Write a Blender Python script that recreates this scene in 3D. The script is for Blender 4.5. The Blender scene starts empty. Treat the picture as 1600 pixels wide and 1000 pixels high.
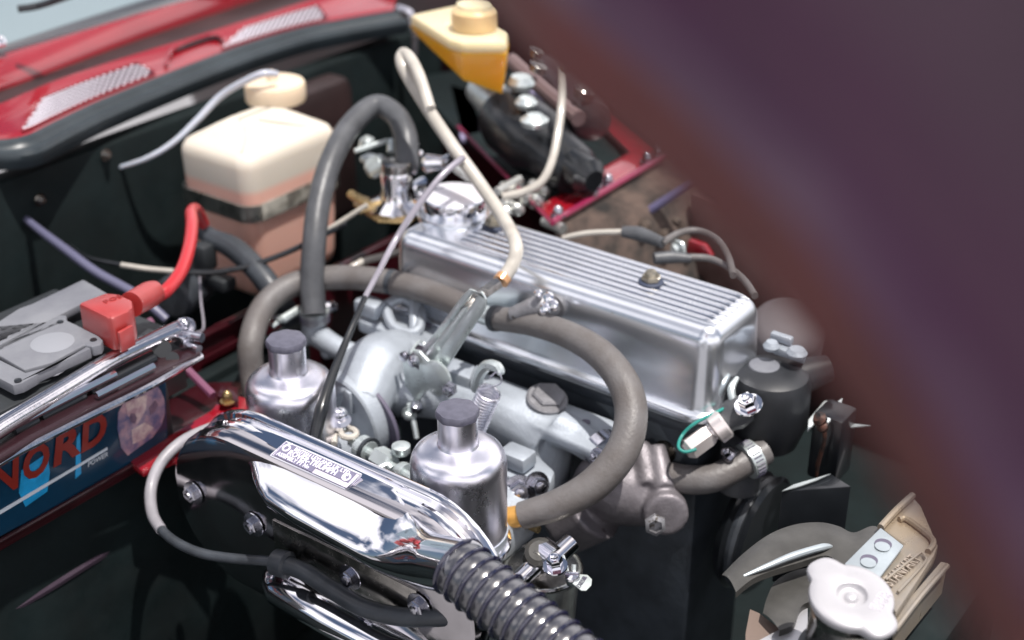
import bpy, bmesh, math, random
from mathutils import Vector as V, Matrix, Euler
from mathutils import noise as mnoise
random.seed(7)
S = bpy.context.scene
COL = S.collection
rad = math.radians

# ---------------------------------------------------------------- camera
EL, AZ, FPX, DIST = rad(28), rad(36.5), 2200., 1.45
Fw = V((-math.sin(AZ)*math.cos(EL), math.cos(AZ)*math.cos(EL), -math.sin(EL)))
Rt = V((math.cos(AZ), math.sin(AZ), 0))
Up = Rt.cross(Fw)
CAM = -DIST*Fw
cd = bpy.data.cameras.new('camera'); cam = bpy.data.objects.new('camera', cd); COL.objects.link(cam)
cam.matrix_world = Matrix.Translation(CAM) @ Matrix((Rt, Up, -Fw)).transposed().to_4x4()
cd.sensor_width = 36; cd.lens = 36*FPX/1600; cd.clip_start = .02; cd.clip_end = 2000
cd.dof.use_dof = True; cd.dof.focus_distance = 1.14; cd.dof.aperture_fstop = 3.5
S.camera = cam

# ---------------------------------------------------------------- world and sun
SUN_EL, SUN_AZ = rad(74), rad(88)      # azimuth clockwise from +Y
w = bpy.data.worlds.new('World'); S.world = w; w.use_nodes = True
nt = w.node_tree; nt.nodes.clear()
out = nt.nodes.new('ShaderNodeOutputWorld'); bg = nt.nodes.new('ShaderNodeBackground')
sky = nt.nodes.new('ShaderNodeTexSky'); sky.sky_type = 'NISHITA'; sky.sun_disc = False
sky.sun_elevation = SUN_EL; sky.sun_rotation = SUN_AZ; sky.air_density = 1.0; sky.dust_density = 2.5; sky.ozone_density = 1.0
tc = nt.nodes.new('ShaderNodeTexCoord'); nz = nt.nodes.new('ShaderNodeTexNoise'); nz.inputs['Scale'].default_value = 1.7; nz.inputs['Detail'].default_value = 6
rp = nt.nodes.new('ShaderNodeValToRGB'); rp.color_ramp.elements[0].position = .44; rp.color_ramp.elements[1].position = .56
mx = nt.nodes.new('ShaderNodeMix'); mx.data_type = 'RGBA'; mx.inputs[7].default_value = (21, 20.3, 21.2, 1)  # bright clouds added to the unseen sky to whiten chrome reflections
nt.links.new(tc.outputs['Generated'], nz.inputs['Vector']); nt.links.new(nz.outputs['Fac'], rp.inputs['Fac'])
nt.links.new(rp.outputs['Color'], mx.inputs[0]); nt.links.new(sky.outputs[0], mx.inputs[6])
nt.links.new(mx.outputs[2], bg.inputs['Color']); bg.inputs['Strength'].default_value = .06
nt.links.new(bg.outputs[0], out.inputs[0])
sl = bpy.data.lights.new('sun', 'SUN'); sl.energy = 5.0; sl.angle = rad(.6); sl.color = (1, .95, .9)
so = bpy.data.objects.new('sun', sl); COL.objects.link(so)
sd = V((math.sin(SUN_AZ)*math.cos(SUN_EL), math.cos(SUN_AZ)*math.cos(SUN_EL), math.sin(SUN_EL)))
so.rotation_euler = sd.to_track_quat('Z', 'Y').to_euler()
S.view_settings.view_transform = 'Standard'; S.view_settings.look = 'None'; S.view_settings.exposure = 0.25; S.view_settings.gamma = 1

# ---------------------------------------------------------------- helpers
def at(px, py, x=None, y=None, z=None, d=None):
    "a point of the place seen at photo pixel px,py, fixed by one known coordinate"
    r = Fw + Rt*((px-800)/FPX) + Up*((500-py)/FPX)
    if d is not None: t = d
    elif z is not None: t = (z-CAM.z)/r.z
    elif x is not None: t = (x-CAM.x)/r.x
    else: t = (y-CAM.y)/r.y
    return CAM + t*r

class MB:
    def __init__(s): s.v = []; s.f = []
    def grid(s, rows, closed=False, capa=False, capb=False):
        b = len(s.v); n = len(rows[0])
        for r in rows: s.v += [V(p) for p in r]
        for i in range(len(rows)-1):
            for j in range(n if closed else n-1):
                k = (j+1) % n
                s.f.append((b+i*n+j, b+i*n+k, b+(i+1)*n+k, b+(i+1)*n+j))
        if capa: s.f.append(tuple(b+j for j in range(n))[::-1])
        if capb: s.f.append(tuple(b+(len(rows)-1)*n+j for j in range(n)))
        return s
    def bm(s, bm, M=None):
        b = len(s.v); bm.verts.ensure_lookup_table(); bm.verts.index_update()
        s.v += [(M @ v.co if M else v.co.copy()) for v in bm.verts]
        s.f += [tuple(b+v.index for v in f.verts) for f in bm.faces]; bm.free(); return s
    def tube(s, pts, r, seg=16, sub=6, caps=True, flat=None, smooth=True):
        pts = [V(p) for p in pts]; n = len(pts)
        rs = list(r) if isinstance(r, (list, tuple)) else [r]*n
        P, Q = [], []
        if n == 2 or not smooth: P, Q = pts, rs
        else:
            for i in range(n-1):
                a, b_, c, d_ = pts[max(i-1, 0)], pts[i], pts[i+1], pts[min(i+2, n-1)]
                for k in range(sub):
                    t = k/sub
                    P.append(.5*((2*b_)+(c-a)*t+(2*a-5*b_+4*c-d_)*t*t+(3*b_-a-3*c+d_)*t**3)); Q.append(rs[i]*(1-t)+rs[i+1]*t)
            P.append(pts[-1]); Q.append(rs[-1])
        T = [(P[min(i+1, len(P)-1)]-P[max(i-1, 0)]).normalized() for i in range(len(P))]
        u = T[0].orthogonal().normalized(); rows = []
        for p, t, q in zip(P, T, Q):
            u = (u-t*u.dot(t)).normalized(); w_ = t.cross(u)
            rows.append([p+(u*math.cos(2*math.pi*j/seg)+w_*math.sin(2*math.pi*j/seg))*q for j in range(seg)])
        return s.grid(rows, True, caps, caps)
    def lathe(s, o, ax, prof, seg=32, capa=True, capb=True, ref=None):
        "prof: (radius, distance along axis)"
        o = V(o); ax = V(ax).normalized(); u = (V(ref)-ax*V(ref).dot(ax)).normalized() if ref else ax.orthogonal().normalized(); w_ = ax.cross(u)
        rows = [[o+ax*h+(u*math.cos(2*math.pi*j/seg)+w_*math.sin(2*math.pi*j/seg))*max(r, 1e-5) for j in range(seg)] for r, h in prof]
        return s.grid(rows, True, capa, capb)
    def box(s, c, size, bev=0., M=None, seg=2):
        bm = bmesh.new(); bmesh.ops.create_cube(bm, size=1)
        for v in bm.verts: v.co = V((v.co.x*size[0], v.co.y*size[1], v.co.z*size[2]))
        if bev: bmesh.ops.bevel(bm, geom=bm.edges[:], offset=bev, segments=seg, affect='EDGES', profile=.5)
        T = Matrix.Translation(V(c))
        return s.bm(bm, T @ M if M else T)
    def prism(s, poly, vec, bev=0.):
        "closed 3-D polygon pushed along vec"
        poly = [V(p) for p in poly]; vec = V(vec)
        bm = bmesh.new(); a = [bm.verts.new(p) for p in poly]; b = [bm.verts.new(p+vec) for p in poly]; n = len(poly)
        bm.faces.new(a[::-1]); bm.faces.new(b)
        for i in range(n): bm.faces.new((a[i], a[(i+1) % n], b[(i+1) % n], b[i]))
        bmesh.ops.recalc_face_normals(bm, faces=bm.faces[:])
        if bev: bmesh.ops.bevel(bm, geom=bm.edges[:], offset=bev, segments=2, affect='EDGES', profile=.5)
        return s.bm(bm)
    def hexbolt(s, o, ax, r, h, washer=True, dome=False):
        ax = V(ax).normalized()
        if washer: s.lathe(o, ax, [(r*1.5, 0), (r*1.55, h*.1), (r*1.5, h*.22), (r*.6, h*.22)], 20); o = V(o)+ax*h*.2
        s.lathe(o, ax, [(r, 0), (r, h*.78), (r*.86, h*.95)]+([(r*.6, h*1.25), (r*.2, h*1.4)] if dome else []), 6)
        if not dome: s.lathe(V(o)+ax*h*.9, ax, [(r*.55, 0), (r*.5, h*.35), (r*.3, h*.4)], 10)
        return s

def frame(o, ex, ey):
    ex = V(ex).normalized(); ey = V(ey); ey = (ey-ex*ey.dot(ex)).normalized(); ez = ex.cross(ey)
    m = Matrix((ex, ey, ez)).transposed().to_4x4(); m.translation = V(o); return m

def link(name, mb, m, parent=None, off=V((0, 0, 0)), sharp=35, label=None, stuff=False, mods=None):
    me = bpy.data.meshes.new(name); me.from_pydata([tuple(p-off) for p in mb.v], [], mb.f); me.update()
    bm = bmesh.new(); bm.from_mesh(me); bmesh.ops.recalc_face_normals(bm, faces=bm.faces[:]); bm.to_mesh(me); bm.free()
    me.polygons.foreach_set('use_smooth', [True]*len(me.polygons)); me.set_sharp_from_angle(angle=rad(sharp))
    o = bpy.data.objects.new(name, me); COL.objects.link(o); me.materials.append(m)
    if parent: o.parent = parent
    if label: o['label'] = label
    if stuff: o['kind'] = 'stuff'
    return o

class Thing:
    def __init__(s, name, label, cat, loc, group=None):
        s.o = bpy.data.objects.new(name, None); COL.objects.link(s.o); s.loc = V(loc); s.o.location = s.loc
        s.o.empty_display_size = .02; s.o['label'] = label; s.o['category'] = cat
        if group: s.o['group'] = group
    def add(s, name, mb, m, parent=None, **k): return link(name, mb, m, parent or s.o, s.loc, **k)
def single(name, label, cat, mb, m, loc=None, group=None, **k):
    loc = V(loc) if loc is not None else sum(mb.v, V((0, 0, 0)))/len(mb.v)
    o = link(name, mb, m, None, loc, **k); o.location = loc; o['label'] = label; o['category'] = cat
    if group: o['group'] = group
    return o
def struct(name, mb, m):
    o = link(name, mb, m); o['kind'] = 'structure'; return o
def copy_tree(o, delta=None, label=None, parent=None):
    c = o.copy(); COL.objects.link(c)
    if parent: c.parent = parent
    if delta: c.location = o.location+V(delta)
    if label: c['label'] = label
    for ch in list(o.children): copy_tree(ch, parent=c)
    return c

# ---------------------------------------------------------------- materials
def mat(name, col, rough=.5, metal=0., var=.0, vscale=30., col2=None, rvar=0., bump=0., bscale=200., coat=0., spec=.5, trans=0., sss=0., ssc=None, ior=1.45, speck=None, aniso=0., zmix=None, coatr=.05, cior=1.5):
    m = bpy.data.materials.new(name); m.use_nodes = True; n = m.node_tree; p = n.nodes['Principled BSDF']; L = n.links.new
    p.inputs['Base Color'].default_value = (*col, 1); p.inputs['Roughness'].default_value = rough; p.inputs['Metallic'].default_value = metal
    p.inputs['Coat Weight'].default_value = coat; p.inputs['Coat IOR'].default_value = cior; p.inputs['Coat Roughness'].default_value = coatr; p.inputs['Specular IOR Level'].default_value = spec
    p.inputs['Transmission Weight'].default_value = trans; p.inputs['IOR'].default_value = ior; p.inputs['Anisotropic'].default_value = aniso
    if sss: p.inputs['Subsurface Weight'].default_value = sss; p.inputs['Subsurface Radius'].default_value = ssc or (.03, .02, .015); p.inputs['Subsurface Scale'].default_value = .6
    co = n.nodes.new('ShaderNodeTexCoord')
    def noise(sc, det=5, r=.6):
        t = n.nodes.new('ShaderNodeTexNoise'); t.inputs['Scale'].default_value = sc; t.inputs['Detail'].default_value = det; t.inputs['Roughness'].default_value = r
        L(co.outputs['Object'], t.inputs['Vector']); return t
    src = None
    if zmix:      # contents that change with height: (z0, z1, colour below)
        sp = n.nodes.new('ShaderNodeSeparateXYZ'); L(co.outputs['Object'], sp.inputs[0]); mr = n.nodes.new('ShaderNodeMapRange')
        mr.inputs[1].default_value = zmix[0]; mr.inputs[2].default_value = zmix[1]; L(sp.outputs[2], mr.inputs[0])
        mm = n.nodes.new('ShaderNodeMix'); mm.data_type = 'RGBA'; mm.inputs[6].default_value = (*zmix[2], 1); mm.inputs[7].default_value = (*col, 1); L(mr.outputs[0], mm.inputs[0]); src = mm.outputs[2]
    if var or col2:
        t = noise(vscale); r = n.nodes.new('ShaderNodeValToRGB'); r.color_ramp.elements[0].position = .38; r.color_ramp.elements[1].position = .66
        c2 = col2 or tuple(c*(1-var) for c in col); r.color_ramp.elements[0].color = (*c2, 1); r.color_ramp.elements[1].color = (*col, 1)
        L(t.outputs['Fac'], r.inputs[0])
        if src is None: src = r.outputs[0]
    if speck:     # (colour, scale, threshold)
        t = noise(speck[1], 3, .7); r = n.nodes.new('ShaderNodeValToRGB'); r.color_ramp.elements[0].position = speck[2]; r.color_ramp.elements[1].position = speck[2]+.05
        L(t.outputs['Fac'], r.inputs[0]); mm = n.nodes.new('ShaderNodeMix'); mm.data_type = 'RGBA'; mm.inputs[6].default_value = (*col, 1); mm.inputs[7].default_value = (*speck[0], 1)
        if src: L(src, mm.inputs[6])
        L(r.outputs[0], mm.inputs[0]); src = mm.outputs[2]
    if src: L(src, p.inputs['Base Color'])
    if rvar:
        t = noise(vscale*1.7, 6, .7); mr = n.nodes.new('ShaderNodeMapRange'); mr.inputs[1].default_value = .35; mr.inputs[2].default_value = .7
        mr.inputs[3].default_value = max(rough-rvar, .01); mr.inputs[4].default_value = rough+rvar; L(t.outputs['Fac'], mr.inputs[0]); L(mr.outputs[0], p.inputs['Roughness'])
    if bump:
        t = noise(bscale, 4, .6); b = n.nodes.new('ShaderNodeBump'); b.inputs['Strength'].default_value = bump; b.inputs['Distance'].default_value = .001
        L(t.outputs['Fac'], b.inputs['Height']); L(b.outputs[0], p.inputs['Normal'])
    return m
CHROME = mat('chrome', (.86, .86, .9), .05, 1, rvar=.03, vscale=25, bump=.03, bscale=30)
CHROME2 = mat('chrome_pitted', (.72, .7, .72), .1, 1, rvar=.06, vscale=60, speck=((.25, .18, .13), 260, .66), bump=.15, bscale=120)
POLISH = mat('polished_alloy', (.76, .79, .84), .25, .93, var=.08, vscale=7, speck=((.42, .38, .32), 90, .74))
SATIN = mat('brushed_alloy', (.86, .85, .92), .29, 1, rvar=.03, vscale=20)
SATINT = mat('satin_chrome_cap', (.80, .79, .84), .4, .5, rvar=.04, vscale=20)
STEEL = mat('worn_steel', (.5, .48, .45), .22, 1, var=.4, vscale=50, rvar=.1)
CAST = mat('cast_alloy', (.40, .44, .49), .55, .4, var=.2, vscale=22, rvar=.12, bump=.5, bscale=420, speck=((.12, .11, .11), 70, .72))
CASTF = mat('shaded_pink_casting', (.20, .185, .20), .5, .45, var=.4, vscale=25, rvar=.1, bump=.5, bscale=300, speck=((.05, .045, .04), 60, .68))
CASTD = mat('stained_cast_alloy', (.30, .30, .32), .55, .5, var=.45, vscale=30, rvar=.1, bump=.6, bscale=300, speck=((.08, .07, .06), 60, .64))
ZINC = mat('zinc_plate', (.62, .68, .68), .34, .65, var=.15, vscale=45, rvar=.08)
GOLD = mat('passivated_plate', (.62, .45, .22), .3, .85, var=.35, vscale=80, rvar=.1)
BOLT = mat('bolt_steel', (.6, .6, .66), .2, 1, var=.3, vscale=150, rvar=.08)
RED = mat('red_paint', (.25, .006, .014), .22, 0, var=.15, vscale=12, coat=1, bump=.04, bscale=20, coatr=.03, cior=1.75)
REDM = mat('plum_red_paint', (.20, .012, .05), .3, coat=.6)
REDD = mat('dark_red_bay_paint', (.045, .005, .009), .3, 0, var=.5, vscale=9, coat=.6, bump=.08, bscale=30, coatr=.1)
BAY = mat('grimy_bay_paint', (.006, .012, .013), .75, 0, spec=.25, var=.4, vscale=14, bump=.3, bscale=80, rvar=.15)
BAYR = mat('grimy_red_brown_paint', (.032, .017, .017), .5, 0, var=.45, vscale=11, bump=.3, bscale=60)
DIRT = mat('dusty_brown_wing', (.15, .105, .085), .8, 0, col2=(.03, .027, .025), vscale=22, bump=.8, bscale=90)
RUBBER = mat('dusty_rubber', (.140, .134, .134), .48, 0, col2=(.10, .090, .086), vscale=26, bump=.5, bscale=350, rvar=.12)
RUBBLK = mat('black_rubber', (.045, .052, .062), .42, 0, var=.4, vscale=40, bump=.15, bscale=400, rvar=.1)
RUBMID = mat('grey_black_rubber', (.08, .084, .092), .42, 0, var=.35, vscale=30, bump=.3, bscale=400, rvar=.1)
SEAL = mat('seal_rubber', (.030, .040, .047), .36, 0, var=.3, vscale=20, bump=.1, bscale=200)
BLACKP = mat('black_paint', (.012, .014, .017), .3, 0, var=.3, vscale=30, coat=.3)
CAPBLK = mat('damper_cap_plastic', (.10, .10, .135), .38, 0, var=.25, vscale=150, speck=((.5, .5, .5), 330, .74))
BATG = mat('dusty_grey_plastic', (.165, .172, .19), .6, 0, col2=(.125, .13, .15), vscale=24, bump=.1, bscale=200)
BATB = mat('battery_black_plastic', (.028, .032, .036), .45, 0, var=.3, vscale=20)
REDP = mat('red_plastic', (.34, .022, .02), .45, 0, var=.15, vscale=40, coat=.7, coatr=.35, cior=1.9)
REDC = mat('red_cable', (.40, .022, .028), .3, 0, coat=.4)
TANK = mat('translucent_bottle', (.60, .55, .475), .35, 0, sss=.6, ssc=(.03, .025, .02), zmix=(.070, .078, (.74, .44, .36)))
CAPW = mat('cream_plastic', (.66, .54, .40), .4, 0, sss=.3, ssc=(.04, .03, .02))
YEL = mat('amber_reservoir', (.85, .40, .02), .3, 0, sss=.4, ssc=(.05, .025, .005), zmix=(.168, .176, (.85, .36, .012)))
YELT = mat('pale_reservoir_top', (.66, .56, .36), .35, 0, sss=.4, ssc=(.05, .04, .02))
CLEAR = mat('clear_tube', (.42, .45, .52), .15, 0, sss=.3, coat=.5)
CREAM = mat('cream_sheath', (.50, .47, .42), .35, 0, var=.25, vscale=30, coat=.3)
GREYW = mat('grey_wire', (.33, .31, .36), .3, .2, var=.3, vscale=30, coat=.3)
PURPW = mat('purple_cable', (.10, .10, .16), .35, 0, coat=.3)
GREEN = mat('green_wire', (.02, .22, .19), .35, 0, coat=.3)
MESH = mat('chromed_mesh', (.9, .86, .92), .35, .6)
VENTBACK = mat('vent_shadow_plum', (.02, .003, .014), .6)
BLUEL = mat('label_blue', (.005, .038, .08), .25, 0, var=.3, vscale=15, coat=.5)
CYANL = mat('label_sun_cyan', (.02, .36, .72), .25, 0, var=.3, vscale=60, coat=.5)
REDL = mat('label_red', (.21, .018, .011), .3, 0, coat=.5)
WHITEL = mat('label_white', (.6, .66, .72), .3, 0, coat=.5)
FUR = mat('label_fur_pink', (.44, .27, .30), .4, 0, col2=(.10, .10, .20), vscale=75, coat=.5)
FURD = mat('label_fur_dark', (.09, .06, .11), .4, 0, col2=(.2, .12, .16), vscale=160, coat=.5)
FUR2 = mat('label_fur_light', (.62, .5, .46), .4, 0, col2=(.36, .22, .26), vscale=120, coat=.5)
GOLDN = mat('yellowed_nut', (.42, .38, .30), .28, .9, var=.3, vscale=150)
INKD = mat('dark_washer', (.03, .04, .07), .6, 0)
INK = mat('print_grey', (.10, .09, .13), .5)
RADW = mat('radiator_cap_white', (.46, .455, .475), .36, .3, var=.06, vscale=30, coat=.3)
TAN = mat('tan_plated_panel', (.31, .28, .245), .33, .45, col2=(.42, .34, .24), vscale=16, rvar=.08, bump=.1)
BLADE = mat('grey_fan_blade', (.085, .083, .078), .42, .3, var=.3, vscale=30, speck=((.4, .4, .38), 300, .72), rvar=.1)
PLATEG = mat('grey_plate', (.40, .45, .48), .4, .4, var=.12, vscale=40)
GLASS = mat('windscreen_glass', (.20, .25, .27), .06, 0, spec=.9, coat=1)
PALE = mat('pale_trim', (.55, .6, .62), .35, .3)
BONIN = mat('bonnet_sky_tinted_paint', (.078, .013, .055), .35, 0, var=.35, vscale=7, coat=.5, coatr=.2)  # dark red paint with the reflected blue sky tinted into it
BONR = mat('bonnet_frame_paint', (.115, .023, .020), .45, 0, var=.4, vscale=9, coat=.15, coatr=.3)
BONK = mat('bonnet_dark_lining', (.022, .014, .012), .6, 0, var=.6, vscale=8)
HOSEK = mat('glossy_black_duct', (.035, .035, .043), .3, 0, coat=1, var=.2, vscale=30, coatr=.16, cior=2.0)
COIL = mat('duct_coil_black', (.010, .010, .030), .12, 0, coat=1, cior=1.7)
ASPH = mat('pale_concrete', (.24, .24, .25), .9, 0, var=.2, vscale=4, bump=.5)

# ---------------------------------------------------------------- ground and car body
g = MB(); g.grid([[(-60, -60, -.75), (60, -60, -.75)], [(-60, 60, -.75), (60, 60, -.75)]]); struct('ground', g, ASPH)

body = Thing('car_body', 'dark red car body around the engine, with vented scuttle and windscreen', 'car body', (-.2, 0, -.75))
b = MB()
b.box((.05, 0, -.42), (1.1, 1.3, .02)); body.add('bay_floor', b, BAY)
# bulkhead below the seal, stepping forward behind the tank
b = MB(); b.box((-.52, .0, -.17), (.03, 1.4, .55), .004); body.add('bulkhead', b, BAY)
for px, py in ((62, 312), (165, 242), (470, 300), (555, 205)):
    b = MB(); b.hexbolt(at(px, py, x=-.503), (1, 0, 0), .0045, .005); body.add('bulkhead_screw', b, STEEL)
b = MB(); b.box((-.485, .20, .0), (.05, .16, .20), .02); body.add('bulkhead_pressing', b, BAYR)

# scuttle: surfaces swept along Y, every line follows the seal
def line(z, pts): return [at(px, py, z=z) for px, py in pts]
def spl(P, n=6):
    P = [V(p) for p in P]; o = []
    for i in range(len(P)-1):
        a, b_, c, d_ = P[max(i-1, 0)], P[i], P[i+1], P[min(i+2, len(P)-1)]
        for k in range(n):
            t = k/n; o.append(.5*((2*b_)+(c-a)*t+(2*a-5*b_+4*c-d_)*t*t+(3*b_-a-3*c+d_)*t**3))
    return o+[P[-1]]
seal_px = [(-60, 243), (0, 243), (50, 236), (95, 214), (160, 182), (250, 144), (330, 112), (400, 86), (480, 62), (560, 46), (628, 34)]
L0 = spl(line(.135, seal_px))
cr = V((1, -.18, 0)).normalized()
b = MB()
prof = [(-.022, .006), (-.020, .0125), (-.013, .016), (-.006, .0135), (-.003, .0085), (.002, .006), (.007, .008), (.0125, .0075), (.0165, .002), (.016, -.005), (.012, -.015), (-.02, -.024)]
b.grid([[p+cr*u*.86+V((0, 0, q*.9)) for u, q in prof] for p in L0], False)
body.add('rubber_seal', b, SEAL)
b = MB(); b.tube([L0[-1]+cr*-.012+V((0, .004, .016)), L0[-1]+V((.008, .010, .010)), L0[-1]+V((.012, .012, -.02)), L0[-1]+V((.010, .012, -.05))], .0045, 10); body.add('seal_end_trim', b, SATIN)
# red scuttle panel from the seal back to the gap
back_px = [(-60, 188), (0, 172), (50, 150), (95, 132), (160, 110), (250, 82), (330, 58), (400, 36), (480, 10), (560, -14), (628, -36)]
L1 = spl(line(.151, back_px))
rows = []
for t in (0, .08, .2, .45, .7, .86, .93, 1):
    h = {0: 0, .08: .006, .2: .007, .45: .006, .7: .008, .86: .012, .93: .010, 1: .002}[t]
    rows.append([p.lerp(q, t)+cr*(-.018*(1-t))+V((0, 0, h+.004*(1-t))) for p, q in zip(L0, L1)])
b = MB(); b.grid(rows); scut = body.add('scuttle_panel', b, RED)
def scut_pt(s, t, up=.0):
    i = s*(len(L0)-1); k = min(int(i), len(L0)-2); f = i-k
    a = L0[k].lerp(L0[k+1], f); c = L1[k].lerp(L1[k+1], f)
    return a.lerp(c, t)+cr*(-.018*(1-t))+V((0, 0, .010+up))
def nearest_s(px, py):
    # where along the scuttle a photo column falls
    best = min(range(0, 401), key=lambda k: (lambda q: abs(q-px))(project(scut_pt(k/400, .45))[0])); return best/400
def project(p):
    v = p-CAM; d = v.dot(Fw); return (800+FPX*v.dot(Rt)/d, 500-FPX*v.dot(Up)/d)
# pressed vents: dark recess, rim and a lattice of raised louvres
for px0, px1 in ((40, 245), (352, 515)):
    s0, s1 = nearest_s(px0, 0), nearest_s(px1, 0)
    b = MB(); rows = []
    N = 16
    def edge(k):
        f = k/N; lo = .10+.0*f; hi = .62*min(1, f*4+.25)*min(1, (1-f)*6+.25); return lo, hi
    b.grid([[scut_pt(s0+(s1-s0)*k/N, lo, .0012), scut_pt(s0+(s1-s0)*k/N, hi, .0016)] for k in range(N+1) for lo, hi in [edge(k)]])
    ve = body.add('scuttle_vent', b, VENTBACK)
    b = MB()
    loop = [scut_pt(s0+(s1-s0)*k/N, edge(k)[0], .002) for k in range(N+1)]+[scut_pt(s0+(s1-s0)*k/N, edge(k)[1], .0024) for k in range(N, -1, -1)]
    b.tube(loop+[loop[0]], .0014, 6, 1, smooth=False); body.add('vent_rim', b, RED, ve)
    b = MB(); nc = 25 if px0 < 100 else 19
    for c in range(nc):
        for r_ in range(8):
            f = (c+.5+r_*.12)/(nc+1); t = .13+r_*.07
            lo, hi = edge(f*N)
            if t > hi-.03 or t < lo: continue
            p = scut_pt(s0+(s1-s0)*f, t, .0028)
            b.box(p, (.0040, .0034, .0030), .0009, Matrix.Rotation(rad(14), 4, 'Z'), 1)
    body.add('vent_mesh', b, MESH, ve, stuff=True)
# recess between the vents
b = MB(); s0, s1 = nearest_s(262, 0), nearest_s(338, 0)
b.tube([scut_pt(s0, .20, .002), scut_pt(s0+.01, .62, .004), scut_pt(s1-.01, .66, .004), scut_pt(s1+.03, .18, .002)], .0028, 8, 4); body.add('scuttle_swage', b, RED)
b = MB(); b.tube([scut_pt(s0+.012, .60, .002), scut_pt(s1-.01, .60, .002), scut_pt(s1+.02, .3, .002)], .002, 8, 4); body.add('swage_groove', b, BLACKP)
# gap, cowl and windscreen
def strip(name, pa, za, pb, zb, m, n=3):
    b = MB(); A = spl(line(za, pa)); B = spl(line(zb, pb))
    b.grid([A]+[[p.lerp(q, k/n) for p, q in zip(A, B)] for k in range(1, n)]+[B]); return body.add(name, b, m)
gA = [(-60, 188), (0, 172), (200, 102), (400, 34), (640, -46)]; gB = [(-60, 155), (0, 136), (200, 62), (400, -6), (640, -90)]
strip('scuttle_gap', gA, .151, gB, .145, BAYR)
gC = [(-60, 104), (0, 86), (150, 42), (300, -2), (640, -95)]
b = MB(); A = spl(line(.151, gB)); B = spl(line(.173, gC)); b.grid([[p+V((0, 0, -.012)) for p in A], A, [p.lerp(q, .15)+V((0, 0, .004)) for p, q in zip(A, B)], [p.lerp(q, .6)+V((0, 0, .006)) for p, q in zip(A, B)], B, [p+V((0, 0, -.01)) for p in B]]); body.add('cowl_panel', b, RED)
gD = [(-60, 92), (0, 72), (110, 36), (230, -2), (640, -130)]
strip('screen_rubber', gC, .171, [(x, y-7) for x, y in gC], .177, PALE)
strip('screen_channel', [(x, y-7) for x, y in gC], .177, gD, .177, BLACKP)
gE = [(-60, -260), (0, -280), (110, -300), (230, -330), (640, -420)]
A = spl(line(.181, gD)); b = MB(); b.grid([A, [p+V((-.35, .0, .22)) for p in A]]); body.add('windscreen', b, GLASS)
b = MB(); b.tube([at(28, 14, z=.235), at(60, 9, z=.237), at(112, -8, z=.245)], .0045, 8); b.tube([at(60, 9, z=.24), at(140, -20, z=.25)], .003, 8)
w_ = single('wiper_arm', 'black windscreen wiper resting on the pale glass at the top left corner', 'wiper', b, BLACKP)
b = MB(); b.lathe(at(1, 72, z=.185), (0, 0, 1), [(.006, 0), (.008, .004), (.006, .01), (.002, .013)], 14); body.add('washer_jet', b, CHROME)

# inner wing, camera side: ledge with red lit end, dark panel below
b = MB()
b.prism([(-.172, -.9, -.052), (-.172, -.22, -.052), (-.20, -.19, -.052), (-.235, -.22, -.052), (-.235, -.9, -.052)], (0, 0, -.012), .003); body.add('battery_tray_rail', b, REDD)
b = MB(); b.tube([(-.170, -.9, -.052), (-.170, -.34, -.051)], .0022, 8); body.add('rail_lip', b, REDD)
b = MB(); b.prism([at(200, 718, z=-.048), at(222, 736, z=-.048), at(392, 668, z=-.044), at(388, 622, z=-.038), at(352, 612, z=-.036), at(330, 640, z=-.042)], (0, 0, -.008), .002); br = body.add('tray_bracket', b, RED)
b = MB(); b.hexbolt(at(356, 628, z=-.034), (0, 0, 1), .005, .008, dome=True); body.add('bracket_bolt', b, GOLD, br)
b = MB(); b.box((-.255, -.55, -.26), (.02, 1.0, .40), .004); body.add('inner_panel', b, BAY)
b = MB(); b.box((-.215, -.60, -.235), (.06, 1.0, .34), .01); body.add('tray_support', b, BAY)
# chassis rail with lavender highlight
b = MB(); b.tube([at(-60, 995, z=-.14), at(60, 925, z=-.14), at(150, 868, z=-.14), at(222, 826, z=-.145)], [.004, .006, .007, .003], 10); body.add('brake_pipe_rail', b, mat('lilac_grey_rail', (.045, .030, .045), .3, coat=.4))
# inner wing behind the carburettor (dark red panel with folded edges)
b = MB(); b.prism([at(250, 560, x=-.28), at(640, 360, x=-.28), at(640, 520, x=-.28), at(360, 700, x=-.28)], (-.01, 0, 0), .002); body.add('inner_valance', b, REDD)
for q in ((318, 520, 400, 478), (318, 560, 400, 517), (335, 510, 395, 482)):
    b = MB(); b.tube([at(q[0], q[1], x=-.275), at(q[2], q[3], x=-.275)], .0018, 6); body.add('valance_fold', b, REDD)
b = MB(); b.prism([at(338, 618, z=-.03), at(345, 598, z=-.03), at(372, 604, z=-.03), at(372, 625, z=-.03)], (0, 0, -.01), .002); body.add('valance_bracket', b, REDD)
b = MB(); b.tube([at(232, 500, z=.02), at(262, 545, z=.0), at(300, 585, z=-.02), at(333, 618, z=-.03)], .0042, 8); body.add('support_stay', b, mat('plum_paint', (.16, .05, .10), .4, coat=.4))
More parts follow.
